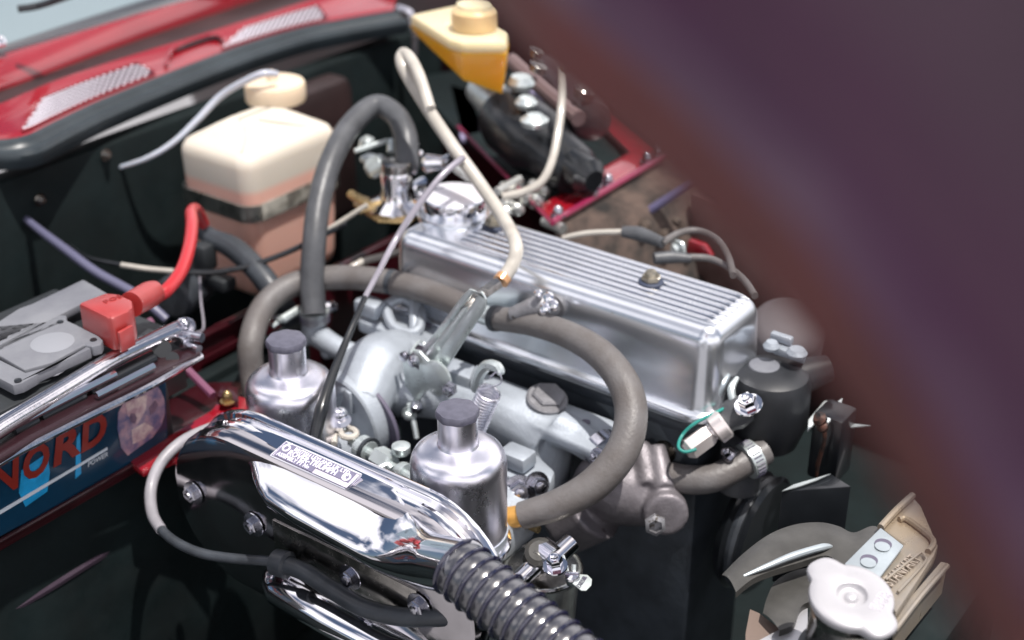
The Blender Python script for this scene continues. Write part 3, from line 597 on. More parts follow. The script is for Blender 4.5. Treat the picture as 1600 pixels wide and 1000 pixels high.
# plate and raised lettering
ftxt = {}
def text(s_, size, ext, o, ex, ey, m, th_, name, parent, shear=0., sx=1., bold=.0, lab=None, fitw=None):
    cu = bpy.data.curves.new('t', 'FONT'); cu.body = s_; cu.size = size; cu.extrude = ext; cu.shear = shear; cu.offset = bold; cu.resolution_u = 3
    to = bpy.data.objects.new('t', cu); COL.objects.link(to); dg = bpy.context.evaluated_depsgraph_get(); me = bpy.data.meshes.new_from_object(to.evaluated_get(dg))
    x0_ = min(v.co.x for v in me.vertices); x1_ = max(v.co.x for v in me.vertices)
    if fitw: sx = fitw/(x1_-x0_)
    else: x0_ = 0
    M = frame(o, ex, ey); b = MB(); b.v = [M @ V(((v.co.x-x0_)*sx, v.co.y, v.co.z)) for v in me.vertices]; b.f = [tuple(p.vertices) for p in me.polygons]
    bpy.data.objects.remove(to); bpy.data.meshes.remove(me)
    me2 = bpy.data.meshes.new(name); off = th_.loc if th_ else V((0, 0, 0)); me2.from_pydata([tuple(p-off) for p in b.v], [], b.f); me2.materials.append(m)
    ob_ = bpy.data.objects.new(name, me2); COL.objects.link(ob_); ob_.parent = parent; return ob_
q0, q1, q2, q3 = at(424, 714, z=.0270), at(541, 767, z=.0270), at(571, 745, z=.0325), at(448, 692, z=.0325)
ex = (q1-q0).normalized(); nrm = ex.cross((q3-q0)).normalized(); ey = nrm.cross(ex)
W, H = (q1-q0).length, (q3-q0).dot(ey)
nP = MB(); q3b = q0+ey*H+ex*.002; q2b = q1+ey*H+ex*.002
nP.prism([q0, q1, q2b, q3b], nrm*.0016, .0004); pl = af.add('maker_plate', nP, mat('plate_lavender', (.62, .58, .68), .4, .5))
b = MB(); f_ = nrm*.0020
b.tube([q0+f_, q1+f_, q2b+f_, q3b+f_, q0+f_], .0008, 6, 1, smooth=False); af.add('plate_border', b, CHROME, pl)
INKS = mat('plate_etch', (.17, .16, .24), .5, .2); LETT = mat('plate_letter', (.85, .82, .9), .4, .3)
b = MB(); o_ = q0+f_*1.0
b.prism([o_+ex*W*.03+ey*H*.08, o_+ex*W*.54+ey*H*.08, o_+ex*W*.54+ey*H*.36, o_+ex*W*.97+ey*H*.36, o_+ex*W*.97+ey*H*.94, o_+ex*W*.03+ey*H*.94], nrm*.0003); af.add('etched_field', b, INKS, pl)
fo = q0+f_*1.25
text('BRITISH LEYLAND UK LTD.', H*.30, .0002, fo+ex*W*.18+ey*H*.70, ex, ey, LETT, af, 'lettering', pl, sx=W*.78/(H*.30*12.6), bold=.00012)
text('ROVER-TRIUMPH', H*.42, .0002, fo+ex*W*.15+ey*H*.39, ex, ey, LETT, af, 'lettering', pl, sx=W*.72/(H*.42*8.6), bold=.0002)
text('ASSEMBLY PT No', H*.30, .0002, fo+ex*W*.05+ey*H*.14, ex, ey, LETT, af, 'lettering', pl, sx=W*.48/(H*.30*8.4), bold=.00012)
b = MB(); c_ = fo+ex*W*.09+ey*H*.66; R_ = H*.17
b.tube([c_+(ex*math.cos(a)+ey*math.sin(a))*R_ for a in [2*math.pi*k/16 for k in range(17)]], .0009, 6, 1); b.tube([c_+ex*-R_+ey*R_*.2, c_+ex*-R_*.2+ey*R_*1.5, c_+ex*R_*.6+ey*R_*1.9], .0009, 6, 3)
c_ = fo+ex*W*.91+ey*H*.56
b.tube([c_+(ex*math.cos(a)+ey*math.sin(a))*R_*1.1 for a in [2*math.pi*k/16 for k in range(17)]], .0008, 6, 1); b.tube([c_+(ex*math.cos(a)+ey*math.sin(a))*R_*.5 for a in [rad(60+20*k) for k in range(13)]], .0006, 6, 1); af.add('emblem', b, LETT, pl)

# corrugated intake duct
ch = Thing('corrugated_duct', 'glossy black corrugated intake duct leaving the air filter box downwards', 'duct', SP)
C0, C1, C2 = at(745, 910, y=-.388), at(815, 967, y=-.392), at(905, 1040, y=-.398)
path = spl([SP+SD*-.002, C0, C1, C2, C2+(C2-C1)*.7], 30)
cum = [0]
for a, c in zip(path, path[1:]): cum.append(cum[-1]+(c-a).length)
Ltot = cum[-1]; pitch = .0112
def along(s_):
    import bisect
    i = max(1, min(bisect.bisect(cum, s_), len(cum)-1)); f = (s_-cum[i-1])/(cum[i]-cum[i-1]); return path[i-1].lerp(path[i], f)
NS = int(Ltot/pitch*10); P = [along(Ltot*k/NS) for k in range(NS+1)]
R0 = .0212
b = MB(); b.tube(P, [R0+.0012*abs(math.sin(math.pi*(Ltot*k/NS)/pitch))**.8 for k in range(NS+1)], 40, 1, smooth=False); ch.add('duct_wall', b, HOSEK, sharp=80)
nr = int(Ltot/pitch)
for k in range(nr):
    p = along(k*pitch+.0004); t = (along(k*pitch+.004)-along(max(k*pitch-.003, 0))).normalized(); u_ = t.orthogonal().normalized(); v_ = t.cross(u_)
    b = MB(); rows = []
    for j in range(41):
        a = 2*math.pi*j/40; e_ = u_*math.cos(a)+v_*math.sin(a)
        rows.append([p+e_*(R0+.0006+.0026*math.cos(c))+t*.0019*math.sin(c) for c in [2*math.pi*m_/8 for m_ in range(9)]])
    b.grid(rows); ch.add('coil_ring', b, COIL, sharp=180)

# ---------------------------------------------------------------- hoses
def hose(name, label, pts, r, m, cat='hose', seg=20, extra=None, **k):
    P = [at(q[0], q[1], z=q[2]) if len(q) == 3 else at(q[0], q[1], y=q[3]) for q in pts]
    t = Thing(name, label, cat, P[len(P)//2]); b = MB(); b.tube(P, r, seg, 8); t.add(name+'_tube' if name != 'tube' else 'sheath', b, m, sharp=80); t.P = P; return t
hA = hose('breather_hose', 'long dusty grey rubber hose looping from rear damper over the manifold to the front damper',
     [(405, 640, -.06), (394, 585, -.03), (392, 535, .0), (412, 480, .018), (455, 446, .028), (520, 434, .034), (585, 437, .037), (660, 453, .038), (730, 481, .037)], .0128, RUBBER)
P = [at(*q[:2], y=q[2]) for q in [(770, 497, -.076), (830, 505, -.078), (890, 524, -.082), (940, 555, -.09), (975, 600, -.104), (986, 650, -.122), (972, 705, -.146), (930, 755, -.172), (875, 787, -.195), (815, 806, -.212)]]
b = MB(); b.tube(P, [.0118, .0120, .0128, .0138, .0145, .0149, .0149, .0148, .0136, .0122], 22, 8); hA.add('front_section', b, RUBBER, sharp=80)
b = MB(); b.tube([at(726, 480, z=.037), at(775, 499, y=-.076)], .0098, 18); hA.add('joining_pipe', b, ZINC)
b = MB(); p = at(612, 441, z=.038); b.lathe(p, at(625, 444, z=.038)-p, [(.0131, -.003), (.0133, 0), (.0131, .003)], 24); hA.add('hose_band', b, RUBBLK); b = MB(); p = at(771, 497, y=-.076); b.lathe(p, at(790, 500, y=-.0765)-p, [(.0128, 0), (.013, .002), (.0124, .007)], 24); hA.add('hose_band', b, RUBBLK)
b = MB(); b.tube([P[-1], at(795, 809, y=-.216)], .0098, 16); hA.add('brass_stub', b, mat('amber_brass', (.7, .38, .1), .35, .5)); 
b = MB(); b.tube([at(828, 822, y=-.2), at(842, 828, y=-.2)], .0035, 8); hA.add('stub_tab', b, GOLD)

hB = hose('heater_hose', 'thick black heater hose arching high from the clamped pipe to the heater valve',
     [(491, 492, .006), (488, 440, .035), (491, 380, .07), (498, 320, .10), (516, 255, .13), (545, 200, .15), (585, 166, .16), (618, 180, .155), (634, 215, .14), (636, 262, .115)], [.0128]*2+[.0124]*6+[.013, .013], RUBMID)
hC = hose('lower_heater_hose', 'black hose bending down in front of the washer bottle',
     [(300, 340, .05), (325, 368, .045), (365, 388, .04), (400, 420, .03), (432, 462, .01), (455, 500, -.02)], [.006, .010, .0125, .0125, .0125, .0125], RUBBLK)
hD = hose('coolant_hose', 'grey rubber coolant hose running right below the loop to the black housing',
     [(925, 700, -.05), (985, 727, -.055), (1050, 746, -.055), (1110, 748, -.05), (1165, 722, -.04), (1195, 705, -.035)], [.0128, .0135, .0138, .0132, .0128, .0128], RUBBER)
p = at(1172, 718, z=-.039); dd = at(1195, 705, z=-.035)-at(1150, 730, z=-.043)
b = MB(); b.lathe(p, dd, [(.0125, -.005), (.0172, -.005), (.0176, 0), (.0172, .007), (.0125, .007)], 32); cl = hD.add('hose_clamp', b, ZINC)
b = MB(); u_ = dd.orthogonal().normalized(); v_ = dd.normalized().cross(u_)
for k in range(30):
    a = 2*math.pi*k/30; q = p+(u_*math.cos(a)+v_*math.sin(a))*.0175+dd.normalized()*.001; b.box(q, (.001, .008, .001), 0, dd.to_track_quat('Y', 'Z').to_matrix().to_4x4() @ Matrix.Rotation(a, 4, 'Y'))
hD.add('clamp_slots', b, INK, cl, stuff=True)
b = MB(); b.hexbolt(at(1140, 712, z=-.028), (-.3, -.6, .7), .0045, .008); b.tube([at(1138, 702, z=-.028), at(1150, 712, z=-.03)], .004, 8); hD.add('clamp_screw', b, BOLT, cl)

# cream vacuum tube
vt = hose('vacuum_tube', 'long cream tube curving over the rocker cover down to the throttle adjuster',
     [(672, 170, .20), (655, 118, .225), (640, 90, .235), (629, 84, .235), (630, 105, .225), (662, 160, .195), (706, 226, .165), (752, 290, .135), (789, 345, .114), (806, 382, 0, -.050), (802, 410, 0, -.064), (786, 436, 0, -.078)], [.0062]*4+[.0068]*8, CREAM, 'tube', 14)
b = MB(); b.tube([at(788, 432, y=-.076), at(782, 440, y=-.082)], .0078, 14); vt.add('copper_ferrule', b, mat('copper_orange', (.75, .42, .22), .3, .7))
hose('brake_pipe_tube', 'short cream pipe standing behind the rocker cover beside the black servo',
     [(880, 106, .20), (879, 150, .18), (873, 200, .155), (863, 250, .13), (846, 284, .11), (818, 300, .10), (785, 308, .095)], .0046, CREAM, 'tube', 12)
hose('accelerator_cable', 'thin grey accelerator cable crossing the cover corner and hose down to the rear damper',
     [(724, 246, .16), (690, 275, .15), (650, 326, .125), (618, 375, .10), (590, 428, .085), (570, 465, .075)], [.0034, .0034, .0036, .0032, .003, .0028], GREYW, 'cable', 10)
b = MB(); b.tube([at(*q[:2], z=q[2]) for q in [(570, 465, .075), (555, 500, .066), (540, 535, .055), (518, 590, .04), (502, 640, .025), (492, 685, .005)]], [.0029, .003, .0034, .0045, .006, .0055], 12, 8); acc = [o for o in S.objects if o.name == 'accelerator_cable'][0]
link('cable_shadow', b, BLACKP, acc, acc.location, sharp=80)  # shadow and reflection along the lower cable, built as a black tube
b = MB()
hose('washer_tube', 'clear plastic tube hanging from the cream bottle cap to the left',
     [(433, 116, .172), (412, 115, .176), (385, 126, .166), (345, 150, .145), (308, 188, .12), (272, 222, .10), (230, 247, .085), (180, 264, .070), (140, 279, .050)], [.0036, .0042, .0042, .0042, .004, .0036, .003, .0024, .002], CLEAR, 'tube', 12)
rcb = hose('battery_cable', 'bright red battery cable rising from the red terminal boot', [(238, 466, .082), (262, 452, .085), (284, 422, .09), (296, 385, .095), (300, 350, .098), (299, 332, .096), (306, 328, .085), (318, 350, .06)], .0066, REDC, 'cable', 14)
hose('loom_cable', 'dark blue grey cable sagging from the bulkhead behind the battery', [(20, 325, .06), (60, 358, .05), (100, 388, .04), (150, 425, .03), (215, 462, .02), (260, 500, .0)], [.0035, .0045, .005, .0052, .0052, .005], PURPW, 'cable', 12)
hose('pale_wire', 'thin wire with a cream sleeve running behind the red cable', [(110, 385, .03), (135, 402, .03), (190, 414, .03)], .0026, BLACKP, 'wire', 8)
t = hose('sleeved_wire', 'cream sleeved wire continuing black across the bottle foot', [(190, 414, .03), (230, 420, .03), (274, 424, .03)], .003, CREAM, 'wire', 8)
b = MB(); b.tube([at(*q[:2], z=q[2]) for q in [(272, 424, .03), (320, 426, .03), (380, 418, .035), (440, 398, .045), (490, 375, .055), (540, 350, .06)]], .0032, 8, 8); t.add('black_section', b, BLACKP)
hose('valve_rod', 'thin pale rod from the heater valve down to the left', [(508, 362, .055), (540, 342, .07), (574, 320, .085)], .0028, CREAM, 'rod', 8)
for q, lb in (([(430, 525, 0), (460, 492, .01), (500, 470, .02)], 'thin grey wire crossing behind the rear damper'),):
    pass
hose('engine_loom', 'two tone grey cable lying behind the grey hose at the rocker cover corner', [(520, 440, .0), (560, 412, .01), (600, 400, .015), (625, 392, .02)], .0042, CREAM, 'cable', 8)
# filter box cable
fcable = hose('vent_cable', 'grey cable bowing left around the chrome air filter box', [(372, 655, -.02), (330, 668, -.025), (285, 690, -.035), (252, 722, -.045), (236, 762, -.06), (238, 802, -.07), (252, 828, -.072)], [.0045, .005, .0055, .0056, .0055, .0054, .005], mat('grey_cable_skin', (.34, .33, .36), .4, var=.3, vscale=30, coat=.2), 'cable', 14)
b = MB(); b.tube([at(*q[:2], z=q[2]) for q in [(250, 826, -.072), (272, 845, -.074), (310, 863, -.076), (360, 872, -.074), (440, 878, -.066)]], .0044, 12, 8); fcable.add('dark_section', b, RUBBLK)
bh = hose('black_sheath', 'thick black rubber sheath with collar lying across the lower filter box', [(436, 880, -.062), (475, 893, -.058), (520, 922, -.060), (570, 950, -.060), (630, 964, -.058), (700, 963, -.05), (760, 950, -.05)], .0078, RUBBLK, 'hose', 16)
b = MB(); p = at(438, 880, z=-.062); b.lathe(p, at(460, 886, z=-.060)-p, [(.008, -.006), (.0115, -.005), (.0118, .008), (.009, .010)], 24); bh.add('collar', b, RUBBLK)
# plug leads
for i, (pb, pw, lb) in enumerate((([(972, 362), (1000, 366), (1036, 380)], [(1034, 380), (1062, 364), (1092, 360), (1120, 372), (1138, 398), (1146, 430)], 'upper grey plug lead and boot arching behind the rocker cover'),
                                 ([(1022, 404), (1050, 402), (1080, 404)], [(1078, 402), (1110, 404), (1140, 418), (1164, 438), (1180, 462)], 'lower grey plug lead and boot arching beside the ribbed cover end'))):
    t = Thing('plug_lead', lb, 'plug lead', at(*pb[0], z=.06), 'spark plug leads')
    b = MB(); b.tube([at(x, y, z=.085-.01*i) for x, y in pb], [.0055, .0078, .0055] if not i else [.006, .0065, .004], 14); t.add('boot', b, RUBMID)
    b = MB(); b.tube([at(x, y, z=.085-.01*i) for x, y in pw], .0036, 12, 8); t.add('wire', b, RUBBER)
hose('thin_loom', 'thin pale wire behind the far edge of the rocker cover', [(880, 372, .07), (920, 364, .08), (975, 362, .085)], .0030, CREAM, 'wire', 8)
b = MB(); b.lathe(at(1052, 392, z=.07), Rt*.6+V((0, 0, .5)), [(.006, 0), (.008, .004), (.006, .010), (.003, .012)], 12); b.tube([at(1056, 378, z=.08), at(1066, 382, z=.08), at(1068, 398, z=.07)], .0028, 8)
single('plug_clip', 'small pale metal plug clip between the two plug leads', 'clip', b, ZINC)

# ---------------------------------------------------------------- washer bottle
wb = Thing('washer_bottle', 'translucent plastic bottle half full of pink fluid with a cream cap', 'bottle', (-.385, .03, 0))
bx0, bx1, by0, by1 = -.438, -.320, -.052, .098
b = MB(); rr = .020
prf = [(.03, -.062), (.014, -.060), (.008, -.052), (.006, -.040), (.004, .0), (.001, .06), (0, .100), (.001, .107), (.004, .113), (.009, .1165), (.016, .1205), (.028, .1280), (.042, .1360), (.050, .1375)]
b.grid([rrect(bx0+i, bx1-i, by0+i, by1-i, max(rr-i*.2, .006), z) for i, z in prf], True, True, True); wb.add('bottle_body', b, TANK, sharp=60)
cc = at(431, 153, z=.1365)
b = MB(); b.lathe(cc, (0, 0, 1), [(.0345, -.002), (.0355, .001), (.0355, .016), (.034, .0195), (.030, .0208), (.001, .0215)], 48); cp = wb.add('bottle_cap', b, CAPW)
b = MB(); b.lathe(cc+V((-.004, .0, .0205)), (0, 0, 1), [(.007, 0), (.0055, .004), (.005, .010), (.003, .012)], 14); wb.add('cap_nipple', b, CAPW, cp)
b = MB(); b.tube([V((bx1-.02, by0+.012, .1185)), V((-.350, by0+.030, .1300)), V((-.362, by0+.042, .1365))], .0012, 6); b.tube([V((bx1-.012, by1-.03, .116)), V((bx1-.030, .03, .1305)), V((bx1-.042, .01, .1370))], .0012, 6); wb.add('mould_line', b, TANK)
b = MB(); zs = .050
def ring(i, z): return rrect(bx0+i, bx1-i, by0+i, by1-i, rr, z)
b.grid([ring(-.0005, zs-.0105), ring(-.0022, zs-.010), ring(-.0022, zs+.010), ring(-.0005, zs+.0105)], True)
st = wb.add('retaining_strap', b, mat('bright_strap', (.75, .75, .70), .36, 1, var=.5, vscale=26, rvar=.1, bump=.6, bscale=60))

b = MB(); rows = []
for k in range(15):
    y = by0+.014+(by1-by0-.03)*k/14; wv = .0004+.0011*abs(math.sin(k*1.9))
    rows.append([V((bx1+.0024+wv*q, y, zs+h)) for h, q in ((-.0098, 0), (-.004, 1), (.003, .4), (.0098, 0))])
b.grid(rows); b.grid([[p-V((.0012, 0, 0)) for p in rw] for rw in rows]); wb.add('strap_glare', b, mat('strap_reflection', (.72, .70, .62), .35, .25, col2=(.16, .15, .13), vscale=38, rvar=.1), st)  # bright skin over the strap, its reflection painted into the colour
# ---------------------------------------------------------------- battery
ZB = .08
bt_ = Thing('battery', 'black car battery with dusty grey top and blue side label', 'battery', (-.24, -.42, -.06))
b = MB(); b.box((-.2530, -.46, .0), (.155, .31, .125), .004); b.box((-.243, -.34, .02), (.13, .12, .06), .003); bt_.add('battery_case', b, BATB)
pk = lambda L, z: [at(x, y, z=z) for x, y in L]
b = MB(); b.prism(pk([(130, 436), (168, 458), (120, 478), (-10, 546), (-60, 545), (-60, 540), (8, 495), (30, 481), (50, 474)], ZB), (0, 0, -.008), .0015); bt_.add('rear_lid', b, BATG)
b = MB(); b.prism(pk([(-60, 572), (0, 541), (92, 492), (104, 492), (104, 500), (152, 522), (161, 531), (158, 538), (144, 542), (132, 538), (82, 566), (38, 578), (0, 556), (-60, 520)], ZB), (0, 0, -.010), .0015); bt_.add('front_lid', b, BATG)
b = MB(); b.prism(pk([(-60, 532), (0, 562), (40, 582), (86, 570), (135, 541), (142, 544), (60, 582), (56, 586), (35, 598), (20, 602), (-60, 560)], ZB-.001), (0, 0, -.010), .001); bt_.add('lid_skirt', b, BATG)
for x, y in ((94, 503), (146, 531), (28, 594)):
    b = MB(); b.lathe(at(x, y, z=ZB+.0003), (0, 0, 1), [(.0032, 0), (.0030, .0006), (.001, .0008)], 14); bt_.add('lid_rivet', b, BLACKP)
b = MB(); b.lathe(at(82, 535, z=ZB+.0002), (0, 0, 1), [(.019, 0), (.018, .0004)], 32); bt_.add('lid_disc', b, mat('dusty_disc', (.22, .23, .255), .6))
# label on the front face
XL = -.172
lp = lambda x, y, dx=0: at(x, y, x=XL+dx)
b = MB(); b.prism([lp(-80, 742), lp(0, 700), lp(130, 645), lp(190, 615), lp(258, 588), lp(262, 690), lp(190, 735), lp(100, 785), lp(-80, 880)], (-.002, 0, 0)); lb_ = bt_.add('side_label', b, BLUEL)
b = MB(); b.box((-.2115, -.46, .005), (.075, .26, .10), .003); bt_.add('battery_flank', b, BATB)
def lflat(name, pts, m, dx=.0012): b = MB(); b.prism([lp(x, y, dx) for x, y in pts], (-.0008, 0, 0)); return bt_.add(name, b, m, lb_)
lflat('sun_patch', [(34, 735), (74, 708), (78, 738), (74, 768), (40, 792), (30, 770)], CYANL, .0006)  # sunlight falling on the label, painted as bright cyan
lflat('sun_patch', [(120, 685), (125, 676), (127, 740), (118, 748)], CYANL, .0006)
lflat('white_line', [(0, 798), (168, 699), (168, 703), (0, 804)], WHITEL)
ey_ = V((0, 0, 1)); ex_ = V((0, 1, 0))
for ch_, (x0, y0), wd in (('N', (-12, 781), 50), ('O', (40, 752), 41), ('R', (83, 729), 43), ('D', (127, 706), 43)):
    a0 = lp(x0, y0, .0016); a1 = lp(x0+wd, y0-wd*.52, .0016)
    hgt = .030
    text(ch_, hgt*1.30, .0003, a0, ex_, ey_+ex_*.0, REDL, bt_, 'label_letter', lb_, shear=.25, fitw=(a1-a0).length, bold=.0014)
a0 = lp(137, 730, .0012); text('POWER', .0065, .0002, a0, ex_, ey_, WHITEL, bt_, 'label_letter', lb_, shear=.25, sx=1.0)
lflat('animal_portrait', [(192, 632), (205, 622), (222, 615), (236, 608), (246, 603), (252, 612), (257, 625), (258, 645), (252, 665), (238, 684), (218, 698), (200, 712), (190, 700), (184, 670), (185, 645)], FUR)
lflat('portrait_brow', [(196, 632), (215, 622), (230, 616), (228, 640), (215, 662), (200, 650)], FUR2, .0016)
lflat('portrait_eye', [(205, 646), (211, 646), (214, 654), (211, 662), (205, 660), (203, 652)], FURD, .002)
lflat('portrait_eye', [(234, 638), (243, 626), (247, 632), (243, 642), (236, 648)], FURD, .002)
lflat('portrait_muzzle', [(206, 672), (226, 660), (240, 668), (228, 684), (208, 694)], FUR2, .0016)

# red terminal boot
tb = Thing('terminal_boot', 'red plastic terminal cover marked POS at the battery corner', 'terminal cover', at(170, 500, z=.06))
Z2 = .105
topP = pk([(121, 473), (165, 456), (185, 458), (207, 468), (208, 479), (200, 486), (176, 497), (168, 496)], Z2)
b = MB(); b.prism(topP, (0, 0, -.034), .0035); hd = tb.add('cover_box', b, REDP)
b = MB(); b.prism([p+V((.002, -.002, -.012)) for p in pk([(180, 497), (202, 485), (206, 487), (184, 499)], Z2)], (0, 0, -.02), .001); tb.add('side_rib', b, REDP)
b = MB(); b.tube([at(205, 476, z=.094), at(232, 461, z=.09), at(244, 455, z=.089)], [.0120, .0125, .0105], 20); tb.add('cable_sleeve', b, REDP)
text('POS', .0085, .0003, at(165, 474, z=Z2+.0004), V((.1, 1, 0)), V((-1, .1, 0)), mat('boot_print', (.25, .03, .03), .5), tb, 'embossed_letters', hd, sx=1.2)

# chrome clamp bar
cb = Thing('battery_clamp', 'chrome battery clamp bar with slots, running over the battery edge', 'clamp', (-.145, -.42, .04))
ZC2 = .062
def cp(L, z=ZC2): return [at(x, y, z=z) for x, y in L]
b = MB(); b.tube(cp([(-80, 722), (0, 668), (80, 620), (170, 566), (235, 534), (285, 512)]), .0085, 18); cb.add('clamp_bar', b, CHROME2)
b = MB(); b.prism([p for p in cp([(195, 552), (225, 520), (275, 502), (298, 508), (290, 520), (230, 545)], ZC2-.002)], (0, 0, -.005), .001); cb.add('end_gusset', b, CHROME2)
b = MB(); b.prism(cp([(-80, 740), (0, 692), (60, 656), (130, 618), (200, 578), (245, 556), (300, 536), (314, 550), (245, 585), (160, 626), (60, 680), (0, 716), (-80, 764)], .050), (0, 0, -.006), .0015); cb.add('lower_flange', b, mat('flange_maroon_reflection', (.022, .008, .011), .3, coat=.5))  # maroon stands for the dark red that this flange reflects
b = MB(); b.tube(cp([(-80, 775), (0, 722), (80, 680), (160, 640), (235, 603), (314, 556)], .044), .0036, 10); cb.add('flange_lip', b, CHROME2)
for q in ([(140, 612), (242, 560)], [(64, 652), (132, 618)], [(22, 674), (58, 656)]):
    b = MB(); b.tube(cp(q, .0515), [.0042, .0042], 10); cb.add('slot', b, BLACKP)
b = MB(); b.tube(cp([(10, 672), (66, 642), (140, 604), (180, 584)], .058), .0034, 8); b.tube(cp([(150, 618), (240, 572)], .055), .0034, 8); cb.add('slot_bead', b, CHROME)
b = MB(); b.lathe(at(254, 545, z=.056), (.6, -.6, .5), [(.0085, 0), (.0085, .002)], 18); b.lathe(at(270, 560, z=.05), (.6, -.6, .5), [(.006, 0), (.006, .002)], 18); cb.add('clamp_hole', b, BLACKP)
b = MB(); b.tube(cp([(284, 522), (316, 528)], .06), .0048, 12); b.tube(cp([(295, 540), (311, 546)], .052), .0042, 12); b.hexbolt(at(290, 512, z=.062), (.3, -.5, .8), .0065, .010); b.box(at(287, 530, z=.058), (.014, .014, .012), .002); cb.add('clamp_bolt', b, BOLT)

# ignition coil like canister behind the boot, dark
cn = Thing('dark_canister', 'dark canister with bright edge behind the red battery cable', 'canister', at(290, 460, z=-.02))
b = MB(); b.lathe(at(268, 468, z=-.01), at(325, 425, z=-.01)-at(268, 468, z=-.01), [(.02, 0), (.024, .004), (.024, .05), (.02, .056)], 32); cn.add('canister_body', b, RUBBLK)
b = MB(); b.box(at(345, 440, z=0), (.03, .02, .014), .003); b.box(at(320, 400, z=.03), (.02, .02, .03), .004); cn.add('connector_block', b, BATB)
b = MB(); b.tube([at(312, 432, z=.02), at(314, 470, z=.0), at(318, 512, z=-.02), at(305, 520, z=-.02)], .0012, 6); cn.add('thin_lead', b, GREYW)

# ---------------------------------------------------------------- heater valve
hv = Thing('heater_valve', 'chromed heater valve with gold bracket and levers at the end of the arched hose', 'valve', at(622, 310, z=.06))
c = at(622, 318, z=.075)
b = MB(); b.lathe(c, (0, 0, 1), [(.034, -.004), (.035, 0), (.030, .003), (.020, .008), (.017, .018), (.018, .034), (.016, .040)], 36); hv.add('valve_body', b, CHROME)
b = MB(); b.prism([at(556, 300, z=.07), at(600, 318, z=.07), at(640, 332, z=.07), at(664, 326, z=.07), at(640, 348, z=.07), at(590, 345, z=.07), at(552, 318, z=.07)], (0, 0, -.003), .001); b.tube([at(548, 303, z=.08), at(578, 322, z=.08)], .005, 8); b.tube([at(560, 330, z=.074), at(596, 318, z=.08)], .0045, 8); hv.add('gold_bracket', b, GOLD)
b = MB(); b.lathe(at(575, 268, z=.10), Rt+V((0, 0, .6)), [(.008, 0), (.011, .004), (.011, .02), (.008, .024)], 16); b.box(at(585, 250, z=.11), (.03, .018, .008), .003); b.tube([at(554, 236, z=.125), at(605, 220, z=.13)], .0028, 8); b.lathe(at(574, 228, z=.125), (0, 0, 1), [(.010, 0), (.008, .008), (.002, .012)], 14); b.tube([at(612, 219, z=.13), at(612, 238, z=.12)], .005, 8); hv.add('lever', b, ZINC)
b = MB(); b.lathe(c+V((0, 0, .036)), (0, 0, 1), [(.0145, 0), (.0165, .001), (.0165, .012), (.0145, .013)], 28); hv.add('clamp_ring', b, STEEL)
b = MB(); b.hexbolt(at(648, 241, z=.12), (0, 0, 1), .006, .010); b.tube([at(644, 268, z=.1), at(646, 258, z=.105)], .005, 8); b.lathe(at(662, 256, z=.105), Rt-Fw*.2, [(.008, 0), (.011, .004), (.008, .022), (.012, .03), (.004, .034)], 16); hv.add('union', b, CHROME)
b = MB(); b.lathe(at(668, 330, z=.06), (0, 0, 1), [(.02, 0), (.022, .008), (.014, .014), (.003, .016)], 20); b.lathe(at(655, 300, z=.07), (-.3, -.5, .8), [(.016, 0), (.016, .008), (.006, .012)], 16); hv.add('valve_flange', b, CHROME)

# ---------------------------------------------------------------- brake reservoir, servo, cylinders
yr = Thing('brake_reservoir', 'amber brake fluid reservoir with pale top and round screw cap', 'reservoir', at(740, 120, z=.15))
T1 = pk([(640, 22), (716, 6), (796, 48), (792, 66), (722, 66), (700, 60)], .225)
b = MB(); b.prism(T1, (0, 0, -.014), .005); yr.add('reservoir_top', b, YELT)
b = MB()
rows = [[p+V((0, 0, -.013)) for p in T1]]
cen = sum(T1, V((0, 0, 0)))/len(T1)
dz = [.010, .010, .048, .048, .032, .022]
rows.append([p.lerp(cen, .06)+V((0, 0, -.013-z*.6)) for p, z in zip(T1, dz)]); rows.append([p.lerp(cen, .12)+V((0, 0, -.013-z)) for p, z in zip(T1, dz)])
b.grid(rows, True, True, True); yr.add('reservoir_body', b, mat('amber_fluid_body', (.74, .31, .012), .3, sss=.5, ssc=(.06, .03, .004), coat=.3))
b = MB(); p = at(742, 44, z=.226); b.lathe(p, (0, 0, 1), [(.026, 0), (.0265, .004), (.0265, .020), (.023, .024)], 14); yr.add('reservoir_cap', b, mat('amber_cap', (.72, .52, .28), .35, sss=.3))
b = MB(); b.lathe(p, (0, 0, 1), [(.022, .023), (.020, .0285), (.012, .030), (.001, .030)], 24); yr.add('cap_disc', b, YELT)
sv = Thing('brake_servo', 'black brake servo with pipes, out of focus behind the rocker cover', 'brake servo', at(840, 220, z=.08))
A, B = at(800, 190, z=.12), at(895, 265, z=.10)
b = MB(); b.lathe(A, B-A, [(.02, -.03), (.034, -.02), (.040, 0), (.040, .06), (.032, .075), (.030, .12), (.026, .13)], 36); sv.add('servo_drum', b, BLACKP)
b = MB(); b.lathe(at(770, 155, z=.14), B-A, [(.018, -.03), (.022, 0), (.017, .02), (.02, .05)], 24); b.lathe(at(815, 140, z=.16), (0, 0, 1), [(.012, 0), (.016, .008), (.012, .016)], 14); b.lathe(at(822, 168, z=.155), (0, 0, 1), [(.010, 0), (.013, .006), (.008, .012)], 14); b.lathe(at(835, 195, z=.15), (0, 0, 1), [(.014, 0), (.016, .006), (.008, .012)], 14); sv.add('servo_unions', b, ZINC)
b = MB(); b.lathe(at(880, 245, z=.11), at(940, 292, z=.1)-at(880, 245, z=.11), [(.016, -.02), (.021, 0), (.021, .05), (.012, .06)], 24); sv.add('piston_tube', b, BLACKP)
